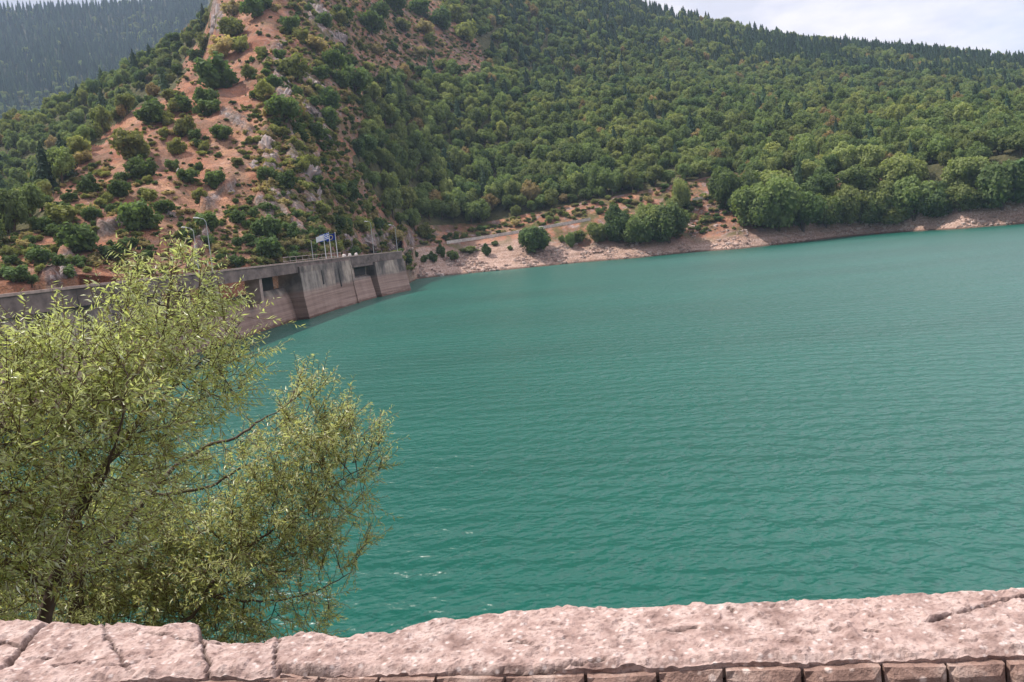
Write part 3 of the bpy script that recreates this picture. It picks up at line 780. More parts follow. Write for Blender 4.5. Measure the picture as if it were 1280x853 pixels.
TR = [(669, 318, 42, 45, 'dark green', 'single round dark green tree on the shore in front of the road wall'),
      (722, 304, 24, 20, 'olive green', 'low olive tree at the left end of the shore tree clump'), (746, 304, 30, 32, 'olive green', 'olive tree second from the left in the shore tree clump'),
      (772, 303, 42, 56, 'dark green', 'tall dark tree in the middle of the shore tree clump'), (800, 305, 48, 48, 'mid green', 'broad green tree in the shore tree clump'), (836, 304, 56, 60, 'mid green', 'largest tree at the right end of the shore tree clump'), (815, 300, 40, 56, 'olive green', 'olive tree behind the right end of the shore tree clump'),
      (852, 262, 24, 46, 'yellow-green', 'slim yellowish tree above the right end of the shore tree clump'), (842, 270, 22, 30, 'yellow-green', 'small yellowish tree below the slim yellowish tree'),
      (908, 262, 44, 62, 'mid green', 'green tree standing at the end of the visible road'), (936, 262, 42, 56, 'mid green', 'tree just right of the one at the end of the road'),
      (944, 286, 60, 66, 'mid green', 'big green tree at the left front of the largest shore group'), (972, 288, 66, 84, 'mid green', 'tallest big tree in the middle of the largest shore group'), (1003, 288, 54, 60, 'dark green', 'dark green tree at the front of the largest shore group'),
      (1032, 284, 44, 50, 'mid green', 'green tree right of the dark one in the largest shore group'), (960, 255, 56, 50, 'olive green', 'olive tree high at the back of the largest shore group'), (1022, 255, 46, 48, 'dark green', 'dark tree high behind the largest shore group'),
      (1056, 282, 42, 60, 'olive green', 'olive tree between the largest shore group and the bright bush'), (1086, 282, 40, 44, 'mid green', 'green tree just left of the bright yellow-green tree'), (1104, 276, 44, 56, 'olive green', 'olive tree behind the bright yellow-green tree'),
      (1118, 281, 32, 29, 'yellow-green', 'small bright yellow-green tree at the water edge'), (1143, 277, 52, 62, 'mid green', 'wide green tree right of the bright yellow-green tree'), (1172, 272, 46, 46, 'dark green', 'dark green tree above the right shore'), (1200, 266, 42, 36, 'olive green', 'low olive tree above the pale right shore'),
      (1222, 262, 34, 28, 'mid green', 'low green tree right of the low olive tree'), (1252, 262, 56, 62, 'mid green', 'broad tree near the right edge of the photo'), (1284, 258, 54, 64, 'dark green', 'dark tree cut by the right edge of the photo'),
      (1057, 215, 28, 40, 'pale green', 'pale green tree up the slope left of its twin'), (1086, 216, 38, 42, 'pale green', 'wider pale green tree up the slope behind the shore'), (1072, 243, 52, 42, 'mid green', 'rounded green tree behind the shore group under the pale twins'), (1130, 240, 50, 50, 'olive green', 'olive tree on the slope below the pink gap'), (1210, 240, 50, 46, 'olive green', 'olive tree on the slope right of the pink gap')]
for t in TR: shore_tree(*t)
BU = [(508, 330, 18, 18, 'dark green', 'dark bush touching the right end of the dam'), (520, 322, 8, 11, 'dark green', 'narrow small bush right of the dam end'), (530, 328, 13, 12, 'mid green', 'low green bush between the dam end and the upright bush'), (541, 328, 15, 17, 'dark green', 'dark round bush left of the upright bush'),
      (552, 322, 12, 22, 'dark green', 'upright pointed bush below the road wall'), (567, 325, 17, 16, 'mid green', 'green bush just right of the upright bush'), (588, 317, 26, 12, 'olive green', 'flat olive bush in the middle below the road wall'), (608, 320, 15, 19, 'dark green', 'dark bush on the shore below the road wall'),
      (619, 307, 10, 8, 'mid green', 'tiny bush against the road wall'), (638, 313, 7, 8, 'mid green', 'tiny lone bush on the pale shore'), (598, 296, 7, 8, 'mid green', 'tiny bush above the road wall'), (514, 338, 9, 6, 'olive green', 'tiny bush on the pale shore by the dam'),
      (713, 310, 13, 24, 'mid green', 'upright bush at the left foot of the shore tree clump'), (703, 303, 10, 12, 'mid green', 'small bush between the round tree and the clump'), (686, 279, 12, 12, 'olive green', 'small bush above the right end of the road wall'),
      (859, 261, 13, 13, 'dark green', 'dark bush at the road beside the slim yellowish tree'), (863, 265, 10, 9, 'olive green', 'olive bush right below the road beside the slim tree'), (883, 251, 4, 9, 'dark green', 'tiny upright bush at the end of the road wall'), (887, 250, 5, 9, 'mid green', 'tiny green bush at the end of the road wall'), (895, 232, 14, 9, 'olive green', 'bush on the red bank above the road end'), (885, 275, 14, 7, 'olive green', 'flat bush on the bare bank'), (500, 318, 10, 10, 'mid green', 'bush behind the last lamp post'), (534, 300, 12, 12, 'dark green', 'bush above the road bend')]
for t in BU: shore_tree(*t, cat='bush', name='bush')

# ------------------------------------------------------------------ dam
CP = [(-330, 50), (-250, 55), (-100, 66), (0, 76), (90, 85), (187, 97), (265, 113), (320, 129), (367, 147), (440, 177), (498, 207)]
def crest_xy(px):
    d = np.interp(px, [c[0] for c in CP], [c[1] for c in CP]); v = ray(px, hor(px)); v = v / math.hypot(v[0], v[1]); return v[:2] * d
pxs = np.arange(-330, 499, 2.0)
raw = np.array([crest_xy(p) for p in pxs])
sarr = np.concatenate([[0], np.cumsum(np.linalg.norm(np.diff(raw, axis=0), axis=1))])
kx = np.polyfit(sarr, raw[:, 0], 4); ky = np.polyfit(sarr, raw[:, 1], 4)
def S_of(px): return float(np.interp(px, pxs, sarr))
SL = sarr[-1] - 1.2
def crest(s):
    p = np.array([np.polyval(kx, s), np.polyval(ky, s)]); t = np.array([np.polyval(np.polyder(kx), s), np.polyval(np.polyder(ky), s)]); t /= np.linalg.norm(t)
    return p, np.array([t[1], -t[0]])          # point, normal towards the lake
ZT = 10.2
def sweep(s0, s1, sec, step=2.0, sec1=None, closed=True):
    """prism along the crest; sec = [(offset to the lake, z)], optional other end section"""
    n = max(2, int((s1 - s0) / step) + 1); v = []; f = []; m = len(sec); sec1 = sec1 or sec
    for i in range(n):
        t = i / (n - 1); p, nn = crest(s0 + (s1 - s0) * t)
        for a, b in zip(sec, sec1):
            o_ = a[0] * (1 - t) + b[0] * t; z = a[1] * (1 - t) + b[1] * t
            v.append((p[0] + nn[0] * o_, p[1] + nn[1] * o_, z))
    for i in range(n - 1):
        for k in range(m): f.append((i * m + k, i * m + (k + 1) % m, (i + 1) * m + (k + 1) % m, (i + 1) * m + k))
    f.append(tuple(range(m - 1, -1, -1))); f.append(tuple((n - 1) * m + k for k in range(m)))
    return v, f

m_conc, nt = newmat('stained_concrete'); g = N(nt)
pc_ = g.coord('Object'); xyz = g.n('ShaderNodeSeparateXYZ'); g.l(pc_, xyz.inputs[0])
streak = g.noise(g.mapping(pc_, (.5, .5, .06)), .9, 6, .65)
blot = g.noise(pc_, .22, 5, .6); fine = g.noise(pc_, 2.5, 5, .6)
band = g.noise(g.mapping(pc_, (.02, .02, 1.5)), 1.6, 4, .6)
up = g.ramp(g.math('ADD', g.math('ADD', g.math('MULTIPLY', streak, .55), .225), g.math('MULTIPLY', g.math('SUBTRACT', blot, .5), 1.1)), [(.36, (.095, .082, .078)), (.47, (.19, .155, .142)), (.58, (.31, .245, .21)), (.7, (.46, .37, .31))])
lo = g.ramp(g.math('ADD', g.math('MULTIPLY', band, .7), g.math('MULTIPLY', streak, .3)), [(.36, (.20, .13, .108)), (.52, (.31, .21, .178)), (.66, (.40, .285, .245))])
zz = g.math('ADD', xyz.outputs['Z'], g.math('MULTIPLY', g.math('SUBTRACT', blot, .5), 1.6))
zf = g.n('ShaderNodeMapRange'); zf.inputs['From Min'].default_value = 4.6; zf.inputs['From Max'].default_value = 5.2; g.l(zz, zf.inputs['Value'])
cc = g.mix(zf.outputs[0], lo, up)
wet = g.n('ShaderNodeMapRange'); wet.inputs['From Min'].default_value = .25; wet.inputs['From Max'].default_value = .55; g.l(zz, wet.inputs['Value'])
cc = g.mix(wet.outputs[0], g.mix(1.0, cc, (.5, .45, .42), 'MULTIPLY'), cc)
cc = g.mix(g.math('MULTIPLY', fine, .5), cc, g.mix(1.0, cc, (.7, .7, .7), 'MULTIPLY'))
g.out(g.principled(cc, .9, .2, g.bump(g.math('ADD', fine, band), .06)).outputs[0])
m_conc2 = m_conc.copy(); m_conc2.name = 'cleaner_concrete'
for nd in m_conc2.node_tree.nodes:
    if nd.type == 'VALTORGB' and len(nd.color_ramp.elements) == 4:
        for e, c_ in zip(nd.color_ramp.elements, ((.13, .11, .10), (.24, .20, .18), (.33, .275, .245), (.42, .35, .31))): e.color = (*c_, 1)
m_beam, nt = newmat('weathered_parapet'); g = N(nt)
pc_ = g.coord('Object'); bl = g.noise(g.mapping(pc_, (.35, .35, .6)), .9, 6, .65)
cc = g.ramp(bl, [(.33, (.085, .066, .062)), (.5, (.17, .128, .118)), (.68, (.26, .195, .175))])
g.out(g.principled(cc, .9, .2, g.bump(g.noise(pc_, 3, 4), .05)).outputs[0])
m_cope = simple_mat('coping_concrete', (.34, .25, .22), .9, .2, .25, 1.5)
m_deck = simple_mat('deck_asphalt', (.06, .058, .056), .9, .2, .2, 1.5)
m_dark = simple_mat('dark_steel_gate', (.05, .042, .04), .7, .3, .3, 1.0)  # near-black tone shared by gates, drain slots and joints

dam = thing('concrete_dam', 'long stained concrete dam with pillared spillway bays curving into the lake at left', 'dam', (0, 0, 0))
def part(name, v, f, mat, par=None, label=None):
    o = mesh_obj(name, v, f, mat, par or dam)
    if label: o['label'] = label
    return o
sA, sP0, sP1, sN1, sE = S_of(262), S_of(364), S_of(438), S_of(466), SL
sB0 = S_of(205)
# parapet beam over everything, with a coping
part('parapet', *sweep(0, sE, [(0.25, 8.25), (0.25, 9.95), (-.1, 9.95), (-.1, 9.0), (-.5, 8.95), (-.5, 8.25)], 2), m_beam)
part('coping', *sweep(0, sE, [(.36, 9.955), (.36, ZT), (-.2, ZT), (-.2, 9.955)], 2), m_cope)
part('road_deck', *sweep(0, sE, [(-.505, 8.3), (-.505, 9.0), (-7, 9.0), (-7, 8.3)], 2), m_deck)
# left wall with ribs
part('upstream_wall', *sweep(0, sB0, [(-.15, 8.245), (-.9, 8.245), (-4, -16), (2.6, -16), (.9, 0)], 2), m_conc)
for pxr in (-60, -20, 10, 24, 38):
    s = S_of(pxr); part('rib', *sweep(s - .28, s + .28, [(.2, 8.2), (-.3, 8.2), (-.3, 3.0), (.75, 3.0)], .4), m_conc)
# spillway bays: sloping sill wall, columns
part('spillway_sill', *sweep(sB0, sP0, [(-2.6, 5.9), (-3.6, 5.9), (-6, -16), (.8, -16), (-.9, 0), (-1.6, 3.6), (-2.2, 5.3)], 2), m_conc)
for pxr in (232, 269, 320):
    s = S_of(pxr); part('pillar', *sweep(s - .55, s + .55, [(.1, 8.245), (-2.2, 8.245), (-2.2, 4.4), (.1, 4.4)], .6), m_cope)
for pxr in (248, 345):
    s = S_of(pxr)
    part('sluice_gate', *sweep(s - 2.2, s + 4.0, [(-3.1, 8.24), (-3.3, 8.24), (-3.3, 5.905), (-3.1, 5.905)], 2), m_dark)
# pier block
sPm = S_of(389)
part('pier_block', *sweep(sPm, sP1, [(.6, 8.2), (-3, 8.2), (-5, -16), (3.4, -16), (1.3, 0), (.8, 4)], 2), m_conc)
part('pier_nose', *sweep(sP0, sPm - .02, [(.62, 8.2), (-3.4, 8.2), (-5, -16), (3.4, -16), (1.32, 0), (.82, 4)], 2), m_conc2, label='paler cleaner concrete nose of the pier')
part('pier_block', *sweep(sP0 + .02, sP1 - .02, [(.6, 8.202), (.6, 9.3), (.26, 9.3), (.26, 8.202)], 2), m_conc)
# gate niche
sNa, sNb = sP1 + 1.7, sN1 - 1.6
part('niche_back', *sweep(sP1, sN1, [(-1.6, 8.2), (-3, 8.2), (-5, -16), (1.6, -16), (-.4, 0), (-1.2, 4.6), (-1.2, 5.4), (-1.6, 5.4)], 2), m_conc)
part('sluice_gate', *sweep(sNa + 2.2, sNb, [(-1.3, 8.19), (-1.55, 8.19), (-1.55, 5.6), (-1.3, 5.6)], 2), m_dark)
part('pillar', *sweep(sNa + .6, sNa + 2.0, [(-.2, 8.2), (-1.58, 8.2), (-1.58, 5.45), (-.2, 5.0)], .6), m_cope)
part('apron', *sweep(sNa, sNb, [(-.2, 5.2), (-1.15, 5.2), (-1.0, -10), (2.6, -10), (.9, 0)], 2), m_conc)
part('lintel', *sweep(sP1 + .02, sN1 - .02, [(.2, 8.22), (-1.4, 8.22), (-1.4, 7.4), (.2, 7.6)], 2), m_beam)
# end block, battered towards the lake and the bank
v, f = sweep(sN1, sE + .2, [(.45, 8.2), (-4, 8.2), (-6, -16), (3.6, -16), (1.5, 0), (.8, 4)], 2)
v = np.array(v); p_end, n_end = crest(sE); tdir = np.array([-n_end[1], n_end[0]])
last = v[-6:]
for q in v:
    s_al = (q[:2] - p_end) @ tdir
    if s_al > -9: q[:2] += tdir * (8.2 - q[2]) * .04 * max(0, (s_al + 9) / 9)
part('end_block', v, f, m_conc)
for i_, s in enumerate((sP1 - .3, sN1 + .3)):
    part('buttress', *sweep(s - .35, s + .35, [(.7, 8.2), (-1, 8.2), (-1, -6), (2.8, -6), (1.6, 0), (.95, 4)], .4), m_conc)
part('drain_slot', *sweep(S_of(418) - .25, S_of(418) + .25, [(.66, 8.1), (.5, 8.1), (.8, 4.2), (.98, 4.2)], .3), m_dark)
part('drain_slot', *sweep(S_of(393) - .2, S_of(393) + .2, [(.66, 8.1), (.5, 8.1), (.7, 5.4), (.88, 5.4)], .3), m_dark)
for pxr in (441, 471, 362, 180, 90):
    s = S_of(pxr); part('expansion_joint', *sweep(s - .08, s + .08, [(.262, 8.3), (.2, 8.3), (.2, 9.9), (.262, 9.9)], .1), m_dark)

# ------------------------------------------------------------------ lamp posts, flags, railing on the crest
m_pole = simple_mat('galvanised_pole', (.40, .42, .42), .5, .4, .1, 3); m_lampm = simple_mat('lamp_housing', (.62, .62, .60), .4, .4, .1, 3)
m_rail = simple_mat('railing_paint', (.40, .33, .30), .6, .3, .15, 3)
_dk = np.linspace(0, SL + 25, 800)
def deck_pt(px, off):
    best = None
    for s in _dk:
        p, nn = crest(min(s, SL)); p = p + np.array([-nn[1], nn[0]]) * max(0, s - SL); q = np.array([p[0] + nn[0] * off, p[1] + nn[1] * off, 9.0]); e = abs(project(q)[0] - px)
        if best is None or e < best[0]: best = (e, q)
    return best[1]
def lamp_post(px, off, h, label, head=True):
    b = deck_pt(px, off); t = thing('lamp_post', label, 'lamp post', tuple(b), 'lamp posts on the dam')
    MB().tube([(0, 0, 0), (0, 0, h * .5), (0, 0, h)], [.085, .07, .05], 8).build('pole', m_pole, t)
    MB().tube([(0, 0, 0), (0, 0, .35)], .17, 8).build('base_collar', m_pole, t)
    if head:
        q = b[:2] / np.linalg.norm(b[:2]); sd = np.array([-q[1], q[0], 0]) * 1.0
        a = [np.array([0, 0, h]), sd * .25 + [0, 0, h + .45], sd * .8 + [0, 0, h + .6]]
        MB().tube(a, [.05, .045, .04], 6).build('arm', m_pole, t)
        MB().tube([sd * .75 + [0, 0, h + .58], sd * .95 + [0, 0, h + .64], sd * 1.45 + [0, 0, h + .70], sd * 1.55 + [0, 0, h + .68]], [.04, .10, .11, .03], 8).build('lamp_head', m_lampm, t)
lamp_post(267.5, -.8, 7.7, 'tall grey lamp post on the dam just right of the willow top')
lamp_post(250, -6.4, 7.0, 'second grey lamp post half hidden behind the willow top')
lamp_post(468, -6.2, 8.6, 'lamp post with a pale head between the flags and the dam end')
lamp_post(497.3, -.9, 7.2, 'last lamp post at the right end of the dam')
lamp_post(392.5, -5.5, 5.2, 'bare thin post on the dam left of the flags', head=False)

m_white = simple_mat('flag_white', (.80, .80, .82), .8, .2, .04, 2)
def flag_mat(kind):
    m, nt = newmat('flag_' + kind); g = N(nt); uv = g.n('ShaderNodeSeparateXYZ'); g.l(g.n('ShaderNodeAttribute', attribute_name='fuv').outputs['Vector'], uv.inputs[0]); u, v = uv.outputs[0], uv.outputs[1]
    if kind == 'striped':
        st = g.math('GREATER_THAN', g.math('MODULO', g.math('MULTIPLY', v, 4.5), 1.0), .5)
        inc = g.math('MULTIPLY', g.math('LESS_THAN', u, .37), g.math('GREATER_THAN', v, .445))
        cx = g.math('LESS_THAN', g.math('ABSOLUTE', g.math('SUBTRACT', u, .185)), .037); cy = g.math('LESS_THAN', g.math('ABSOLUTE', g.math('SUBTRACT', v, .722)), .055)
        cross = g.math('MAXIMUM', cx, cy)
        blue = (.03, .12, .50); white = (.8, .8, .82)
        c = g.mix(inc, g.mix(st, blue, white), g.mix(cross, blue, white))
    else:
        c = None
        a = (.01, .03, .22); acc = None
        for k in range(12):
            an = math.pi / 6 * k; du = g.math('SUBTRACT', u, .5 + .2 * math.cos(an)); dv = g.math('SUBTRACT', v, .5 + .3 * math.sin(an))
            q = g.math('LESS_THAN', g.math('ADD', g.math('MULTIPLY', g.math('MULTIPLY', du, du), 2.25), g.math('MULTIPLY', dv, dv)), .0032)
            acc = q if acc is None else g.math('MAXIMUM', acc, q)
        c = g.mix(acc, a, (.75, .6, .05))
    g.out(g.principled(c, .8, .2).outputs[0]); return m
def flag_mesh(w, h, seed, droop):
    n, m = 22, 12; v = []; f = []; uv = []
    for i in range(n + 1):
        for j in range(m + 1):
            u, t = i / n, j / m
            v.append((u * w * .93, .16 * math.sin(u * 7 + seed + t * 1.2) * u ** .6, (t - 1) * h - droop * u * u + .05 * math.sin(u * 5 + seed))); uv.append((u, t, 0))
    for i in range(n):
        for j in range(m): a = i * (m + 1) + j; f.append((a, a + m + 1, a + m + 2, a + 1))
    return v, f, uv
wind = None
for k, (px, top, kind, label, flab) in enumerate([(408.8, 293.5, 'white', 'left flagpole of the three on the dam', 'plain white flag with a faint mark'), (415.5, 290.5, 'striped', 'middle flagpole of the three on the dam', 'blue and white striped flag'), (423, 290.8, 'stars', 'right flagpole of the three on the dam', 'dark blue flag with yellow stars')]):
    b = deck_pt(px, -2.2); d = math.hypot(b[0], b[1]); h = at(px - 2.2, top, d)[2] - 9.0
    t = thing('flagpole', label, 'flagpole', tuple(b), 'three flagpoles on the dam')
    MB().tube([(0, 0, 0), (0, 0, h * .5), (0, 0, h)], [.11, .09, .06], 8).build('pole', m_lampm, t)
    MB().tube([(0, 0, h), (0, 0, h + .12)], [.09, .03], 8).build('finial', m_lampm, t)
    fw, fh = (2.1, 1.4) if kind != 'white' else (1.7, 1.1)
    v, f, uv = flag_mesh(fw, fh, k * 1.3, .25 if kind == 'white' else .35)
    q = b[:2] / np.linalg.norm(b[:2]); ang = math.atan2(q[0], -q[1])
    fo = mesh_obj('flag', v, f, m_white if kind == 'white' else flag_mat(kind), smooth=True, attrs={'fuv': np.array(uv)})
    fo.location = (b[0], b[1], 9.0 + h - .12); fo.rotation_euler = (0, 0, ang + R(8 * (k - 1)))
    tag(fo, flab + ' flying left from its pole on the dam', 'flag', 'flags flying on the dam')
    if kind == 'white':
        mv = [(fw * .42 + .35 * math.cos(a) * (1 if i % 2 else .6), -.03 + .16 * math.sin(.45 * 7) * .6, -.75 + .16 * math.sin(a)) for i, a in enumerate(np.linspace(0, 6.28, 13)[:-1])]
        for sgn, nm in ((-.06, 'printed_mark'),):
            mk = [(x_, .16 * math.sin(x_ / fw / .93 * 7 + .5) * (x_ / fw / .93) ** .6 + sgn, z_) for x_, y_, z_ in mv]
            mesh_obj(nm, mk, [tuple(range(12))], simple_mat('flag_mark', (.35, .16, .14), .8), fo)
    # behind the flags the same pole line
rl = thing('railing', 'low two-bar metal railing on the dam left of the flags', 'railing', tuple(deck_pt(380, -5.0)))
base = deck_pt(380, -5.0)
for px in np.linspace(356, 427, 10):
    b = deck_pt(px, -5.0); MB().tube([b - base, b - base + [0, 0, 2.15]], .045, 6).build('post', m_rail, rl)
for hh in (1.35, 2.12):
    MB().tube([deck_pt(px, -5.0) - base + [0, 0, hh] for px in np.linspace(355, 428, 14)], .04, 6).build('rail', m_rail, rl)
m_pale = simple_mat('painted_block', (.72, .66, .62), .85, .2, .1, 3)
for px, w, lab in ((431.3, 1.0, 'white stone block behind the dam parapet, left of three'), (437.5, .8, 'pinkish stone block behind the dam parapet, middle of three'), (445.5, .75, 'small pale stone block behind the dam parapet, right of three')):
    b = deck_pt(px, -6.0); me = rock_mesh('stone_block', int(px), .25); me.materials.clear(); me.materials.append(m_pale)
    o = put(me, 'stone_block', (b[0], b[1], 9.0 + .78), w * .8, w * .8, 1.75, 1); tag(o, lab, 'stone', 'pale blocks on the dam road')

# ------------------------------------------------------------------ shore road and its wall
def c_at(k, a): return np.array([np.interp(a, AZ, CT[k][0]), np.interp(a, AZ, CT[k][1])])
rv = []; rf = []
ra = np.arange(-7.6, 20.5, .4)
for a in ra:
    for k, o_ in ((2, .6), (3, -.3)):
        d, z = c_at(k, a); rv.append(((d + o_) * math.sin(R(a)), (d + o_) * math.cos(R(a)), z + .25))
for i in range(len(ra) - 1): rf.append((2 * i, 2 * i + 2, 2 * i + 3, 2 * i + 1))
tag(mesh_obj('shore_road', rv, rf, simple_mat('road_asphalt', (.11, .095, .085), .9, .2, .2, .5)), 'narrow road climbing along the far shore', 'road', kind='structure')
m_rw = simple_mat('pale_road_wall_stone', (.64, .57, .52), .9, .2, .25, 1.2)
def road_wall(px0, px1, label):
    a0, a1 = [math.degrees(math.atan2(*(ray(p, hor(p) - 15)[:2]))) for p in (px0, px1)]
    n = max(3, int(abs(a1 - a0) / .25)); mb = []; f = []
    for i in range(n + 1):
        a = a0 + (a1 - a0) * i / n; d, z = c_at(2, a)
        for dd, hh in ((0, -.8), (0, 1.1), (.55, 1.1), (.55, -.8)):
            jit = .06 * float(vnoise(np.array(a * 9), np.array(dd * 3.0), 3)) if hh > 0 else 0
            mb.append(((d + dd) * math.sin(R(a)), (d + dd) * math.cos(R(a)), z + hh + jit))
    for i in range(n):
        for k in range(4): f.append((i * 4 + k, i * 4 + (k + 1) % 4, i * 4 + 4 + (k + 1) % 4, i * 4 + 4 + k))
    f.append((3, 2, 1, 0)); f.append(tuple(n * 4 + k for k in range(4)))
    tag(mesh_obj('road_wall', mb, f, m_rw), label, 'wall', 'pale walls along the shore road')
road_wall(557, 738, 'long pale low wall edging the road above the far shore')
road_wall(866, 892, 'short pale wall piece by the slim yellowish tree')
road_wall(986, 996, 'tiny pale wall piece showing behind the largest shore trees')

# ------------------------------------------------------------------ lake
m_wat, nt = newmat('lake_water'); g = N(nt)
pc_ = g.coord('Object')
w1 = g.noise(g.mapping(pc_, (1.2, 1.5, 1), (0, 0, R(-22))), 1.0, 2, .5, .15)
w2 = g.noise(g.mapping(pc_, (3.0, 3.6, 1), (0, 0, R(12))), 1.0, 3, .55, .15)
w3 = g.noise(g.mapping(pc_, (.10, .26, 1), (0, 0, R(20))), 1.0, 2, .5)
wt = g.n('ShaderNodeTexWave', wave_type='BANDS', bands_direction='Y', wave_profile='SIN'); wt.inputs['Scale'].default_value = .16; wt.inputs['Distortion'].default_value = 5; wt.inputs['Detail'].default_value = 2; wt.inputs['Detail Scale'].default_value = .9
g.l(g.mapping(pc_, (1, 1, 1), (0, 0, R(16))), wt.inputs['Vector'])
hh = g.math('ADD', g.math('ADD', g.math('MULTIPLY', w1, .44), g.math('MULTIPLY', w2, .08)), g.math('ADD', g.math('MULTIPLY', w3, .55), g.math('MULTIPLY', wt.outputs['Fac'], .10)))
gust = g.noise(g.mapping(pc_, (.012, .03, 1), (0, 0, R(10))), 1.0, 3, .5)
tint = g.ramp(gust, [(.35, (.001, .064, .047)), (.65, (.003, .083, .062))])
p = g.principled(tint, .34, .5, g.bump(hh, .72)); p.inputs['IOR'].default_value = 1.38
g.out(p.outputs[0])
pl = [tuple(crest(s)[0] - crest(s)[1] * 1.0) for s in np.linspace(0, SL, 40)]
pe = pl[-1]
far = [((np.interp(a, AZ, c1[0]) + 9) * math.sin(R(a)), (np.interp(a, AZ, c1[0]) + 9) * math.cos(R(a))) for a in np.arange(-7.3, 65, 1.0)]
near = [(330, 60), (200, 6), (60, 4.5), (0, 4.5), (-30, 4.5), (-60, 20)]
poly = pl + [(pe[0] + .5, pe[1] + 3)] + far + near
wv = [(x, y, 0) for x, y in poly]
lake = mesh_obj('lake', wv, [list(range(len(wv)))], m_wat)
if lake.data.polygons[0].normal.z < 0: lake.data.flip_normals()
tag(lake, 'wind-rippled turquoise green reservoir lake', 'lake', kind='structure')

# ------------------------------------------------------------------ near bank, road and parapet wall
ZW = 9.5
f1, f2 = atz(740, 836, ZW), atz(1280, 820, ZW)
UD = (f2 - f1) / np.linalg.norm(f2 - f1); VD = np.array([-UD[1], UD[0], 0])
if VD[1] < 0: VD = -VD
O_ = f1 - UD * (f1 @ UD)            # u = 0 is the foot of the camera's perpendicular
def loc_uv(P): return (P - O_) @ UD, (P - O_) @ VD
BE = [(-40, 770), (0, 772), (60, 775), (120, 777), (180, 777), (240, 776), (251, 777), (257, 791), (290, 795), (335, 794), (348, 788), (380, 787), (420, 791), (435, 793), (450, 789), (490, 787), (515, 778), (560, 770), (620, 763), (700, 757), (780, 755), (860, 752), (905, 753), (1000, 748), (1140, 740), (1280, 733), (1330, 731)]
bu, bv = np.array([loc_uv(atz(x, y, ZW)) for x, y in BE]).T
m_cap, nt = newmat('pink_limestone_cap'); g = N(nt)
pc_ = g.coord('Object')
a1 = g.noise(pc_, 9, 6, .65); a2 = g.noise(pc_, 45, 5, .65); a3 = g.noise(pc_, 2.2, 4, .6)
cc = g.ramp(a1, [(.3, (.15, .095, .083)), (.45, (.30, .212, .19)), (.62, (.45, .35, .32))])
cc = g.mix(g.ramp(a3, [(.42, 0.), (.62, .5)]), cc, (.39, .275, .245))
cc = g.mix(g.ramp(a2, [(.50, 0.), (.64, .8)]), cc, (.20, .14, .125))
cc = g.mix(g.attr('crack_dark'), cc, (.055, .04, .034))  # cap colour darkened along the cracks
vo = g.n('ShaderNodeTexVoronoi'); vo.inputs['Scale'].default_value = 26; g.l(pc_, vo.inputs['Vector'])
cc = g.mix(g.ramp(vo.outputs['Distance'], [(.12, .7), (.3, 0.)]), cc, (.56, .48, .455))
g.out(g.principled(cc, .95, .15, g.bump(g.math('ADD', a1, g.math('MULTIPLY', a2, .5)), .014)).outputs[0])
m_blk, nt = newmat('brown_limestone_blocks'); g = N(nt)
pc_ = g.coord('Object'); a1 = g.noise(pc_, 7, 6, .65); a2 = g.noise(pc_, 40, 5, .65)
cc = g.ramp(a1, [(.3, (.15, .095, .08)), (.5, (.27, .175, .145)), (.7, (.42, .32, .28))])
cc = g.mix(g.ramp(a2, [(.55, 0.), (.7, .6)]), cc, (.12, .08, .07))
vo = g.n('ShaderNodeTexVoronoi'); vo.inputs['Scale'].default_value = 14; g.l(pc_, vo.inputs['Vector'])
cc = g.mix(g.ramp(vo.outputs['Distance'], [(.12, .8), (.22, 0.)]), cc, (.62, .5, .45))
g.out(g.principled(cc, .95, .15, g.bump(g.math('ADD', a1, g.math('MULTIPLY', a2, .5)), .025)).outputs[0])
m_mort = simple_mat('dark_mortar', (.06, .042, .036), .95, .1, .3, 20)

wall = thing('parapet_wall', 'weathered pink stone roadside wall with cracked flat top running across the foreground', 'wall', tuple(O_ * [1, 1, 0] + [0, 0, 8.5]))
W0 = np.array(wall.location)
def wl_(u, v, z): return O_ * [1, 1, 0] + u[..., None] * UD + v[..., None] * VD + z[..., None] * np.array([0, 0, 1.0]) - W0
us = np.concatenate([np.arange(-14, -3.4, .15), np.arange(-3.4, 3.4, .011), np.arange(3.4, 14, .15)])
nv = 58
vs_t = np.linspace(0, 1, nv)
FE = [(-60, 862), (0, 858), (150, 850), (262, 844), (345, 840), (483, 839), (640, 838), (740, 835.5), (900, 829), (1010, 826), (1280, 818), (1340, 816)]
fu, fvv = np.array([loc_uv(atz(x, y, ZW)) for x, y in FE]).T
back = np.interp(us, bu, bv) + .012 * fbm(us * 9, us * 0, 3, 3) + .006 * vnoise(us * 40, us * 0, 4)
front = np.interp(us, fu, fvv) + .022 + .016 * fbm(us * 7, us * 0 + 5, 3, 8) + .006 * vnoise(us * 45, us * 0, 9)
U, T = np.meshgrid(us, vs_t, indexing='ij')
V = front[:, None] + (back - front)[:, None] * T
edge = np.minimum(V - front[:, None], back[:, None] - V)
CRK = np.zeros(U.shape)
zc = .011 * fbm(U * 3.2, V * 4.5, 4, 15) + .008 * fbm(U * 9, V * 14, 5, 17, .62) + .004 * vnoise(U * 55, V * 75, 19) - .022 * np.exp(-(edge / .018) ** 2)
st = sstep(fbm(U * 20, V * 24, 2, 23), .15, .4); zc += .007 * st
leftw = 1 - sstep(U, -1.2, -.2)
zc += leftw * .018 * fbm(U * 8, V * 10, 3, 29)
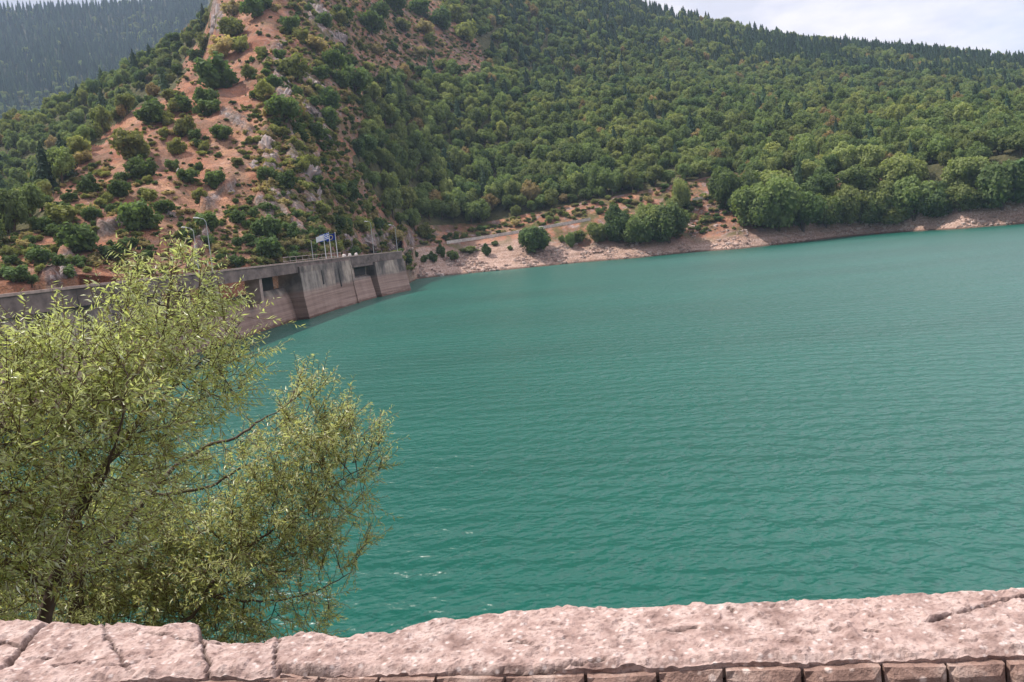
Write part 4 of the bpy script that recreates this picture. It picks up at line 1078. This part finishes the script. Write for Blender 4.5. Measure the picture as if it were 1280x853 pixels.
def crack(pts, wdt, dep):
    global zc, CRK
    q = np.array([loc_uv(atz(x, y, ZW)) for x, y in pts])
    wob = .012 * fbm(U * 14, V * 14, 3, 55)
    best = np.full(U.shape, 9.)
    for a, b in zip(q[:-1], q[1:]):
        ab = b - a; t = np.clip(((U - a[0]) * ab[0] + (V - a[1]) * ab[1]) / (ab @ ab), 0, 1)
        best = np.minimum(best, np.hypot(U - a[0] - ab[0] * t + wob, V - a[1] - ab[1] * t + wob * .6))
    zc -= dep * np.exp(-(best / wdt) ** 2)
    CRK = np.maximum(CRK, np.exp(-(best / (wdt * .9)) ** 2))
crack([(-20, 842), (8, 832), (28, 808), (46, 790), (66, 774)], .010, .06)
crack([(35, 823), (80, 817)], .006, .03)
crack([(70, 832), (95, 826), (130, 824)], .006, .03); crack([(130, 833), (160, 832), (190, 822)], .006, .03)
crack([(250, 777), (252, 795), (258, 815), (262, 840)], .0055, .022)
crack([(345, 838), (350, 831), (400, 837), (420, 838)], .009, .045)
crack([(344, 787), (346, 810), (343, 832)], .005, .022)
crack([(1160, 778), (1210, 764), (1240, 754), (1285, 745)], .007, .035)
crack([(560, 835), (680, 832), (760, 822)], .006, .02); crack([(820, 790), (870, 786)], .008, .02)
crack([(126, 776), (134, 800), (150, 822), (158, 838)], .004, .018); crack([(0, 800), (30, 806)], .006, .03); crack([(905, 753), (918, 768)], .005, .018); crack([(1010, 790), (1060, 783), (1100, 788)], .005, .016); crack([(640, 800), (668, 806)], .006, .02); crack([(185, 790), (240, 800), (330, 805)], .005, .02)
# step where the back stones are missing
zc -= .03 * np.exp(-((U - loc_uv(atz(300, 790, ZW))[0]) / .22) ** 2) * sstep(T, .6, .95)
top = wl_(U, V, ZW + zc)
nu = len(us)
bot_f = wl_(us, front + .006, ZW - .045 + 0 * us); bot_b = wl_(us, back - .004, 8.2 + 0 * us)
verts = np.concatenate([top.reshape(-1, 3), bot_f, bot_b]); ii = np.arange(nu * nv).reshape(nu, nv); fb, bb = nu * nv, nu * nv + nu
fc = np.stack([ii[:-1, :-1], ii[1:, :-1], ii[1:, 1:], ii[:-1, 1:]], -1).reshape(-1, 4).tolist()
for i in range(nu - 1):
    fc.append((fb + i, fb + i + 1, ii[i + 1, 0], ii[i, 0])); fc.append((ii[i, -1], ii[i + 1, -1], bb + i + 1, bb + i)); fc.append((bb + i, bb + i + 1, fb + i + 1, fb + i))
mesh_obj('cap', verts, fc, m_cap, wall, smooth=False, attrs={'crack_dark': np.concatenate([CRK.ravel(), np.zeros(2 * nu)])})
# block courses of the face
bm_v, bm_f = [], []
zt = ZW - .036
courses = []
while zt > 8.5:
    hgt = random.uniform(.15, .19); courses.append((max(8.45, zt - hgt), zt)); zt -= hgt + .012
u_edges0 = sorted([float(loc_uv(atz(x, 838, ZW - .07))[0]) for x in (40, 112, 178, 262, 345, 412, 484, 553, 636, 733, 821, 902, 999, 1098, 1180, 1256, 1310)])
for ci, (z0, z1) in enumerate(courses):
    if ci == 0:
        ed = list(np.arange(-14, u_edges0[0] - .2, .27)) + u_edges0 + list(np.arange(u_edges0[-1] + .27, 14, .27))
    else:
        ed = [-14]
        while ed[-1] < 14: ed.append(ed[-1] + random.uniform(.2, .38))
    for a, b in zip(ed[:-1], ed[1:]):
        a += .0045 + random.uniform(0, .003); b -= .0045 + random.uniform(0, .003)
        n = 9 if abs((a + b) / 2) < 3.4 else 3; m = 7 if n == 9 else 2
        uu, ww = np.meshgrid(np.linspace(0, 1, n), np.linspace(0, 1, m), indexing='ij')
        Uu = a + (b - a) * uu; Zz = z0 + (z1 - z0) * ww
        ed_ = np.minimum(np.minimum(Uu - a, b - Uu), np.minimum(Zz - z0, z1 - Zz))
        prot = random.uniform(-.004, .012)
        Vv = np.interp(Uu, fu, fvv) - .008 - prot + .02 * np.exp(-(ed_ / .012) ** 2) + .008 * fbm(Uu * 14, Zz * 14, 3, 63)
        Zz = Zz + .006 * fbm(Uu * 10, Zz * 10, 2, 64)
        P = wl_(Uu, Vv, Zz).reshape(-1, 3); base_ = len(bm_v); bm_v += P.tolist()
        Pb = wl_(Uu, Vv + .13, Zz).reshape(-1, 3); bm_v += Pb.tolist(); k2 = n * m
        q = np.arange(n * m).reshape(n, m) + base_
        bm_f += np.stack([q[:-1, :-1], q[1:, :-1], q[1:, 1:], q[:-1, 1:]], -1).reshape(-1, 4).tolist()
        for i in range(n - 1):
            bm_f.append([q[i, -1], q[i + 1, -1], q[i + 1, -1] + k2, q[i, -1] + k2]); bm_f.append([q[i + 1, 0], q[i, 0], q[i, 0] + k2, q[i + 1, 0] + k2])
        for j in range(m - 1):
            bm_f.append([q[0, j], q[0, j + 1], q[0, j + 1] + k2, q[0, j] + k2]); bm_f.append([q[-1, j + 1], q[-1, j], q[-1, j] + k2, q[-1, j + 1] + k2])
mesh_obj('block_courses', bm_v, bm_f, m_blk, wall)
cb = MB(); c0_ = wl_(np.array(0.), np.array(.21), np.array((ZW - .08 + 8.2) / 2)); cb.box(c0_, UD * 13.9, VD * .17, np.array([0, 0, (ZW - .08 - 8.2) / 2])); cb.build('core', m_mort, wall)

# road under the camera, verge, bank down to the water
def slab(name, vlist, mat, lab, cat):
    v = []; f = []
    uu = np.arange(-140, 141, 4.0)
    for u in uu:
        for (vv, z) in vlist:
            k_ = .5 * float(fbm(np.array(u / 6), np.array(vv / 3.), 3, 44)) if vv > 1.0 else 0
            v.append(tuple(O_ * [1, 1, 0] + u * UD + vv * VD + np.array([0, 0, z + k_])))
    m = len(vlist)
    for i in range(len(uu) - 1):
        for k in range(m - 1): f.append((i * m + k, i * m + m + k, i * m + m + k + 1, i * m + k + 1))
    tag(mesh_obj(name, v, f, mat), lab, cat, kind='structure')
slab('road', [(-9, 8.5), (-.02, 8.5)], m_deck, 'asphalt road on the near side of the stone wall', 'road')
slab('road_bank', [(-40, 14), (-20, 11), (-9.5, 8.55), (-9.0, 8.48)], simple_mat('bank_earth', (.22, .15, .10), .95, .1, .3, .4), 'earth bank on the inner side of the near road', 'bank')
slab('lake_bank', [(.3, 8.1), (.9, 7.9), (2.2, 6.4), (4.5, 4.2), (7, 2.0), (9.5, -.4), (14, -5), (30, -16)], simple_mat('bank_grass_earth', (.13, .11, .06), .95, .1, .4, .6), 'overgrown bank falling from the stone wall to the lake', 'bank')
# ------------------------------------------------------------------ willows
m_wbark = simple_mat('willow_bark', (.09, .068, .056), .9, .15, .35, 9)
m_twig = simple_mat('willow_twigs', (.13, .09, .055), .8, .2, .3, 9)
def leaf_mat(name, top, under):
    m, nt = newmat(name); g = N(nt)
    rn = g.attr('lrnd')
    c = g.mix(rn, tuple(x * .72 for x in top), tuple(x * 1.25 for x in top))
    c = g.mix(g.math('GREATER_THAN', rn, .93), c, (.26, .22, .06))
    geo = g.n('ShaderNodeNewGeometry')
    c2 = g.mix(geo.outputs['Backfacing'], c, under)
    p = g.principled(c2, .36, .5)
    t = g.n('ShaderNodeBsdfTranslucent'); g.l(g.mix(1.0, c, (1.25, 1.3, .75), 'MULTIPLY'), t.inputs['Color'])
    mx = g.n('ShaderNodeMixShader'); mx.inputs[0].default_value = .5
    g.l(p.outputs[0], mx.inputs[1]); g.l(t.outputs[0], mx.inputs[2]); g.out(mx.outputs[0]); return m
m_leafA = leaf_mat('willow_leaf', (.39, .43, .18), (.66, .69, .56))
m_leafB = leaf_mat('willow_leaf_olive', (.38, .40, .18), (.64, .65, .54))

def bank_z(x, y):
    v = float((np.array([x, y, 0]) - O_ * [1, 1, 0]) @ VD)
    return float(np.interp(v, [.3, .9, 2.2, 4.5, 7, 9.5, 14], [8.1, 7.9, 6.4, 4.2, 2.0, -.4, -5]))

def willow(label, limbs, clusters, mat, seed, natt=1500, shoots=2.0, leaf=.072):
    rs = np.random.default_rng(seed)
    # 1. main limbs from the photo's visible stems, at their own distances
    nodes = []; par = []; fixed_r = []
    LP = []
    for pts, r0_, r1_ in limbs:
        P = np.array([at(*p) if len(p) == 3 else p[1] for p in pts])
        s = np.concatenate([[0], np.cumsum(np.linalg.norm(np.diff(P, axis=0), axis=1))]); n = max(3, int(s[-1] / .07))
        q = np.stack([np.interp(np.linspace(0, s[-1], n), s, P[:, k]) for k in range(3)], 1)
        ker = np.array([1, 2, 3, 2, 1]) / 9.
        qs = np.stack([np.convolve(np.pad(q[:, k], 2, mode='edge'), ker, 'valid') for k in range(3)], 1); qs[0], qs[-1] = q[0], q[-1]
        qs[1:-1] += rs.normal(size=(n - 2, 3)) * .006
        LP.append((qs, np.linspace(r0_, r1_, n)))
    root = LP[0][0][0]
    for li, (q, rr) in enumerate(LP):
        if li == 0: prev = -1
        else:
            dd = np.linalg.norm(np.array(nodes) - q[0], axis=1); prev = int(dd.argmin())
        for p, r_ in zip(q, rr):
            nodes.append(p); par.append(prev); fixed_r.append(r_); prev = len(nodes) - 1
    nfix = len(nodes)
    # 2. attraction points fill the crown clusters
    wts = np.array([c[3] ** 2 * c[4] for c in clusters], float); wts /= wts.sum()
    att = []
    for k in rs.choice(len(clusters), natt, p=wts):
        px, py, d, rp, _ = clusters[k]
        c = at(px, py, d); r_ = rp * np.linalg.norm(c - CAM) / F
        v = rs.normal(size=3); v *= (rs.uniform() ** .4) / np.linalg.norm(v)
        att.append(c + v * r_ * np.array([1, 1.0, 1]))
    att = np.array(att); alive = np.ones(len(att), bool)
    NP = np.zeros((nfix + 14000, 3)); NP[:nfix] = nodes; npar = par[:]; cnt = nfix
    dist = np.linalg.norm(att[:, None] - NP[None, :cnt], axis=2); near = dist.argmin(1); nd = dist.min(1)
    step, kill = .085, .11
    for it in range(140):
        if not alive.any() or cnt > nfix + 13000: break
        dirs = {}
        for a in np.nonzero(alive)[0]:
            v = att[a] - NP[near[a]]; v /= np.linalg.norm(v) + 1e-9
            dirs.setdefault(int(near[a]), []).append(v)
        newi = []
        for b, vs in dirs.items():
            v = np.sum(vs, 0) / len(vs) + rs.normal(size=3) * .07 + np.array([0, 0, .06]); v /= np.linalg.norm(v) + 1e-9
            p = NP[b] + v * step
            NP[cnt] = p; npar.append(b); newi.append(cnt); cnt += 1
            if cnt >= len(NP): break
        dn = np.linalg.norm(att[:, None] - NP[None, newi], axis=2); mn = dn.min(1); am = np.array(newi)[dn.argmin(1)]
        better = mn < nd; near[better] = am[better]; nd = np.minimum(nd, mn)
        alive &= nd > kill
    NP = NP[:cnt]; npar = np.array(npar)
    kids = [[] for _ in range(cnt)]
    for i, p in enumerate(npar):
        if p >= 0: kids[p].append(i)
    rad = np.zeros(cnt)
    for i in range(cnt - 1, -1, -1):
        if i >= nfix:
            rad[i] = .0030 if not kids[i] else (sum(rad[k] ** 2.35 for k in kids[i])) ** (1 / 2.35)
            rad[i] = min(rad[i], .02)
        else: rad[i] = fixed_r[i]
    # chains
    def chains(i0, i1):
        out = []
        used = np.zeros(cnt, bool)
        for i in range(i0, i1):
            ch = kids[i]
            main = max(ch, key=lambda k: rad[k]) if ch else None
            pass
        return out
    tr = thing('willow_tree', label, 'tree', tuple(root))
    mb = MB()
    for q, rr in LP: mb.tube([p - root for p in q], list(rr), 8)
    # root flare down into the bank
    gz = bank_z(root[0], root[1]) - .4
    if root[2] > gz: mb.tube([root - root, np.array([.05, .05, (gz - root[2]) * .5]), np.array([.02, .1, gz - root[2]])], [LP[0][1][0], LP[0][1][0] * 1.2, LP[0][1][0] * 1.7], 8)
    mb.build('trunk', m_wbark, tr, smooth=True)
    bb = MB(); done = np.zeros(cnt, bool)
    starts = [i for i in range(nfix, cnt) if npar[i] < nfix]
    stack = [(npar[i], i) for i in starts]
    while stack:
        p0, i = stack.pop()
        chain = [p0, i]
        while kids[i]:
            m = max(kids[i], key=lambda k: rad[k])
            for k in kids[i]:
                if k != m: stack.append((i, k))
            chain.append(m); i = m
        rl_ = [min(rad[k], rad[chain[1]]) for k in chain]
        bb.tube([NP[k] - root for k in chain], rl_, 4, caps=False)
    bb.build('branches', m_twig if False else m_wbark, tr, smooth=True)
    # 3. leafy shoots on every fine node
    lv, lr, sv = [], [], MB()
    fine = [i for i in range(nfix, cnt) if rad[i] < .0065]
    for i in fine:
        ns = rs.poisson(shoots * (1.0 if not kids[i] else .33))
        bd = NP[i] - NP[npar[i]]; bd /= np.linalg.norm(bd) + 1e-9
        for _ in range(ns):
            d = bd * .9 + np.array([.15, 0, .6]) + rs.normal(size=3) * .38; d /= np.linalg.norm(d)
            L = rs.uniform(.16, .42); nl = int(L / .021)
            p = NP[i].copy(); pts = [p.copy()]
            bend = rs.normal(size=3) * .25 + np.array([0.1, 0, -.15])
            for k in range(nl):
                d = d + bend * .045; d /= np.linalg.norm(d)
                p = p + d * (L / nl)
                pts.append(p.copy())
                if k < 1: continue
                rv_ = rs.normal(size=3); sd = np.cross(d, rv_); sd /= np.linalg.norm(sd) + 1e-9
                ld = d * .6 + sd * .85 + np.array([.05, 0, -.22]); ld /= np.linalg.norm(ld)
                up_ = np.array([-.45, -.15, .85]) + rs.normal(size=3) * .45; w = np.cross(ld, up_); w /= np.linalg.norm(w) + 1e-9
                ll = leaf * rs.uniform(.65, 1.25) * (1 - .35 * k / nl); lw = ll * .11
                nrm = np.cross(w, ld)
                a = p; b = p + ld * ll * .45 + w * lw - nrm * ll * .02; c = p + ld * ll - nrm * ll * .12; e = p + ld * ll * .45 - w * lw - nrm * ll * .02
                lv.append((a, b, c, e)); lr.append(rs.uniform())
            sv.tube([q - root for q in pts[::4] + [pts[-1]]], [.0022] * len(pts[::4]) + [.0010], 3, caps=False)
    lv = np.array(lv).reshape(-1, 3) - root; nL = len(lr)
    mesh_obj('foliage', lv, np.arange(4 * nL).reshape(nL, 4), mat, tr, attrs={'lrnd': np.repeat(lr, 4)})
    sv.build('twigs', m_twig, tr)
    print('willow', cnt, 'nodes', nL, 'leaves')
    return tr

dA = 6.6
limbsA = [([(52, 850, dA), (55, 775, dA), (66, 735, dA), (80, 690, dA), (92, 655, dA), (103, 625, dA), (112, 605, dA)], .062, .034),
          ([(112, 605, dA), (104, 570, 6.5), (84, 532, 6.4), (84, 505, 6.4), (95, 470, 6.4), (108, 420, 6.4)], .024, .008),
          ([(112, 605, dA), (132, 580, 6.7), (158, 548, 6.8), (180, 515, 6.9), (196, 470, 6.9), (205, 420, 6.9), (214, 355, 6.9), (216, 325, 6.9)], .030, .006),
          ([(62, 735, dA), (40, 722, 6.5), (15, 705, 6.4), (-20, 690, 6.3), (-70, 650, 6.2)], .035, .015),
          ([(105, 620, dA), (70, 590, 6.4), (38, 560, 6.3), (10, 540, 6.2), (-40, 500, 6.2)], .016, .006),
          ([(158, 548, 6.8), (200, 500, 7.0), (250, 455, 7.1), (290, 415, 7.2)], .014, .004),
          ([(-20, 690, 6.3), (-10, 620, 6.2), (10, 560, 6.1)], .015, .005),
          ([(92, 655, dA), (130, 600, 6.2), (150, 540, 6.0), (160, 470, 5.9)], .016, .005)]
clA = [(218, 340, 6.9, 30, 1.5), (180, 372, 6.8, 40, .75), (150, 400, 6.8, 28, .5), (118, 385, 6.7, 10, .4), (246, 378, 7.0, 24, .8), (155, 455, 6.6, 60, 1.0), (75, 490, 6.4, 60, 1.0), (235, 425, 7.0, 60, 1.0), (290, 412, 7.2, 26, .9), (318, 398, 7.2, 13, .9), (305, 388, 7.2, 8, .8),
       (100, 520, 6.3, 100, 1.0), (0, 535, 6.2, 80, 1.0), (200, 490, 6.9, 75, 1.0), (270, 470, 7.1, 45, .8), (-90, 545, 6.2, 100, 1.0), (50, 610, 6.2, 95, .9), (160, 570, 6.7, 80, .7), (-60, 610, 6.2, 110, .9), (20, 690, 6.3, 80, .7), (-90, 720, 6.2, 80, .8), (110, 660, 6.6, 60, .5), (20, 455, 6.3, 24, .8), (300, 440, 7.2, 25, .7)]
willow('tall yellow-green willow with forking dark trunk behind the wall at the left edge', limbsA, clA, m_leafA, 5, 3700, 4.4, .074)
dB = 8.0
limbsB = [([(98, 880, dB), (97, 800, dB), (95, 740, dB), (93, 690, dB), (96, 640, dB), (105, 590, dB)], .085, .04),
          ([(98, 725, dB), (118, 695, 7.9), (150, 665, 7.9), (185, 620, 7.9), (220, 580, 8.0), (260, 558, 8.1), (300, 545, 8.1), (335, 520, 8.2)], .034, .009),
          ([(185, 620, 7.9), (225, 618, 8.0), (265, 608, 8.1), (300, 585, 8.2), (330, 575, 8.2), (365, 555, 8.3), (385, 525, 8.3)], .018, .005),
          ([(105, 800, dB), (190, 790, 7.7), (238, 778, 7.6), (258, 740, 7.6), (268, 720, 7.6), (300, 690, 7.6), (345, 660, 7.7), (385, 628, 7.8), (420, 605, 7.9), (455, 585, 7.9)], .024, .004),
          ([(262, 745, 7.6), (290, 740, 7.6), (322, 725, 7.6), (345, 700, 7.6)], .012, .004),
          ([(262, 745, 7.6), (310, 752, 7.6), (360, 750, 7.6), (400, 738, 7.7), (440, 715, 7.7)], .013, .004),
          ([(105, 700, dB), (150, 690, 8.3), (200, 690, 8.5), (260, 660, 8.6)], .02, .008)]
clB = [(380, 500, 8.3, 26, .8), (350, 515, 8.2, 18, .25), (365, 535, 8.3, 28, .5), (408, 545, 8.1, 42, 1.1), (440, 565, 7.9, 42, 1.2), (380, 590, 7.9, 55, 1.0), (462, 590, 7.9, 20, 1.0), (474, 583, 7.9, 8, 1.0), (415, 610, 7.9, 45, 1.0), (340, 640, 7.7, 55, .9), (300, 690, 7.6, 60, .9), (360, 680, 7.7, 50, .9),
       (210, 700, 8.2, 80, 1.25), (150, 740, 8.3, 80, 1.25), (260, 735, 7.9, 60, 1.1), (70, 745, 8.4, 70, 1.1), (400, 690, 7.7, 40, .55), (440, 700, 7.7, 22, .8), (455, 685, 7.7, 12, .7), (320, 740, 7.7, 50, .9), (370, 745, 7.7, 35, .6), (300, 775, 7.6, 45, 1.0), (220, 780, 7.9, 60, 1.1), (400, 770, 7.8, 28, .4), (270, 600, 8.2, 40, .3), (310, 560, 8.2, 26, .15), (100, 690, 8.4, 70, .8), (0, 760, 8.4, 70, .9), (190, 640, 8.3, 45, .5)]
willow('low spreading olive willow leaning right over the water behind the tall one', limbsB, clB, m_leafB, 6, 4300, 5.0, .072)

# ------------------------------------------------------------------ air, sky, sun, camera
hz = bpy.data.objects.new('haze', bpy.data.meshes.new('haze')); link(hz)
mb = MB().box((0, 1000, 460), (2700, 0, 0), (0, 1600, 0), (0, 0, 495)); hz.data.from_pydata([tuple(map(float, p)) for p in mb.v], [], mb.f)
m_hz, nt = newmat('haze_air'); g = N(nt)
pv = g.n('ShaderNodeVolumePrincipled'); pv.inputs['Color'].default_value = (.55, .72, 1.0, 1); pv.inputs['Density'].default_value = HAZE if 'HAZE' in globals() else .00016; pv.inputs['Anisotropy'].default_value = .2
o = g.n('ShaderNodeOutputMaterial'); g.l(pv.outputs[0], o.inputs['Volume'])
hz.data.materials.append(m_hz); tag(hz, 'thin bluish summer haze filling the valley', 'haze', kind='stuff')

SUN_EL, SUN_AZ = 57.0, -74.0              # azimuth from +Y (view axis) towards +X
sd = Vector((math.cos(R(SUN_EL)) * math.sin(R(SUN_AZ)), math.cos(R(SUN_EL)) * math.cos(R(SUN_AZ)), math.sin(R(SUN_EL))))
L = bpy.data.lights.new('sun', 'SUN'); L.energy = 4.0; L.angle = R(.6); L.color = (1, .93, .84)
so = bpy.data.objects.new('sun', L); link(so); so.rotation_euler = sd.to_track_quat('Z', 'Y').to_euler(); so.location = (0, 0, 900)

w = bpy.data.worlds.new('World'); sc.world = w; w.use_nodes = True; nt = w.node_tree; nt.nodes.clear(); g = N(nt)
sky = g.n('ShaderNodeTexSky', sky_type='NISHITA'); sky.sun_disc = False; sky.sun_elevation = R(SUN_EL); sky.sun_rotation = R(SUN_AZ); sky.dust_density = 2.5; sky.altitude = 800
bg1 = g.n('ShaderNodeBackground'); g.l(sky.outputs[0], bg1.inputs['Color']); bg1.inputs['Strength'].default_value = .10
bg2 = g.n('ShaderNodeBackground'); bg2.inputs['Strength'].default_value = .66
dirv = g.coord('Generated')
cl = g.noise(g.mapping(dirv, (1, 1, 3.2)), 2.3, 7, .58, .3)
cl2 = g.noise(g.mapping(dirv, (1.4, 1.4, 4.5)), 5.0, 5, .55)
g.l(g.ramp(cl2, [(.38, (.70, .685, .76)), (.58, (.93, .875, .90))]), bg2.inputs['Color'])
mx = g.n('ShaderNodeMixShader'); dp = g.n('ShaderNodeVectorMath', operation='DOT_PRODUCT'); g.l(dirv, dp.inputs[0]); dp.inputs[1].default_value = (.60, .45, .66)
cov = g.n('ShaderNodeMapRange'); cov.inputs['From Min'].default_value = .3; cov.inputs['From Max'].default_value = .9; cov.inputs['To Min'].default_value = .5; cov.inputs['To Max'].default_value = .85; g.l(dp.outputs['Value'], cov.inputs['Value'])
side = cov
stg = g.ramp(dp.outputs['Value'], [(.2, .20), (.55, .31), (.86, .42), (1.0, .9)]); zz_ = g.n('ShaderNodeSeparateXYZ'); g.l(dirv, zz_.inputs[0]); ov = g.n('ShaderNodeMapRange'); ov.inputs['From Min'].default_value = .4; ov.inputs['From Max'].default_value = .8; ov.inputs['To Min'].default_value = 1.9; ov.inputs['To Max'].default_value = 3.4; g.l(zz_.outputs['Z'], ov.inputs['Value']); g.l(g.math('MULTIPLY', stg, ov.outputs[0]), bg2.inputs['Strength'])  # added sky brightness, out of view overhead and right, to lift shadows and water
g.l(g.ramp(g.math('ADD', cl, g.math('MULTIPLY', g.math('SUBTRACT', side.outputs[0], .7), .35)), [(.28, .3), (.5, .95)]), mx.inputs[0]); g.l(bg1.outputs[0], mx.inputs[1]); g.l(bg2.outputs[0], mx.inputs[2])
o = g.n('ShaderNodeOutputWorld'); g.l(mx.outputs[0], o.inputs['Surface'])

cd = bpy.data.cameras.new('camera'); cd.sensor_width = 36; cd.lens = F / 1280 * 36; cd.clip_start = .1; cd.clip_end = 9000
co = bpy.data.objects.new('camera', cd); link(co)
from mathutils import Matrix
M = Matrix((( CR[0], CU[0], -FWD[0], 0), (CR[1], CU[1], -FWD[1], 0), (CR[2], CU[2], -FWD[2], H), (0, 0, 0, 1)))
co.matrix_world = M
sc.camera = co
sc.view_settings.view_transform = 'Standard'; sc.view_settings.look = 'None'; sc.view_settings.exposure = .72; sc.view_settings.gamma = 1
sc.cycles.max_bounces = 10; sc.cycles.diffuse_bounces = 7; sc.cycles.transmission_bounces = 10; sc.cycles.volume_bounces = 1; sc.cycles.transparent_max_bounces = 4
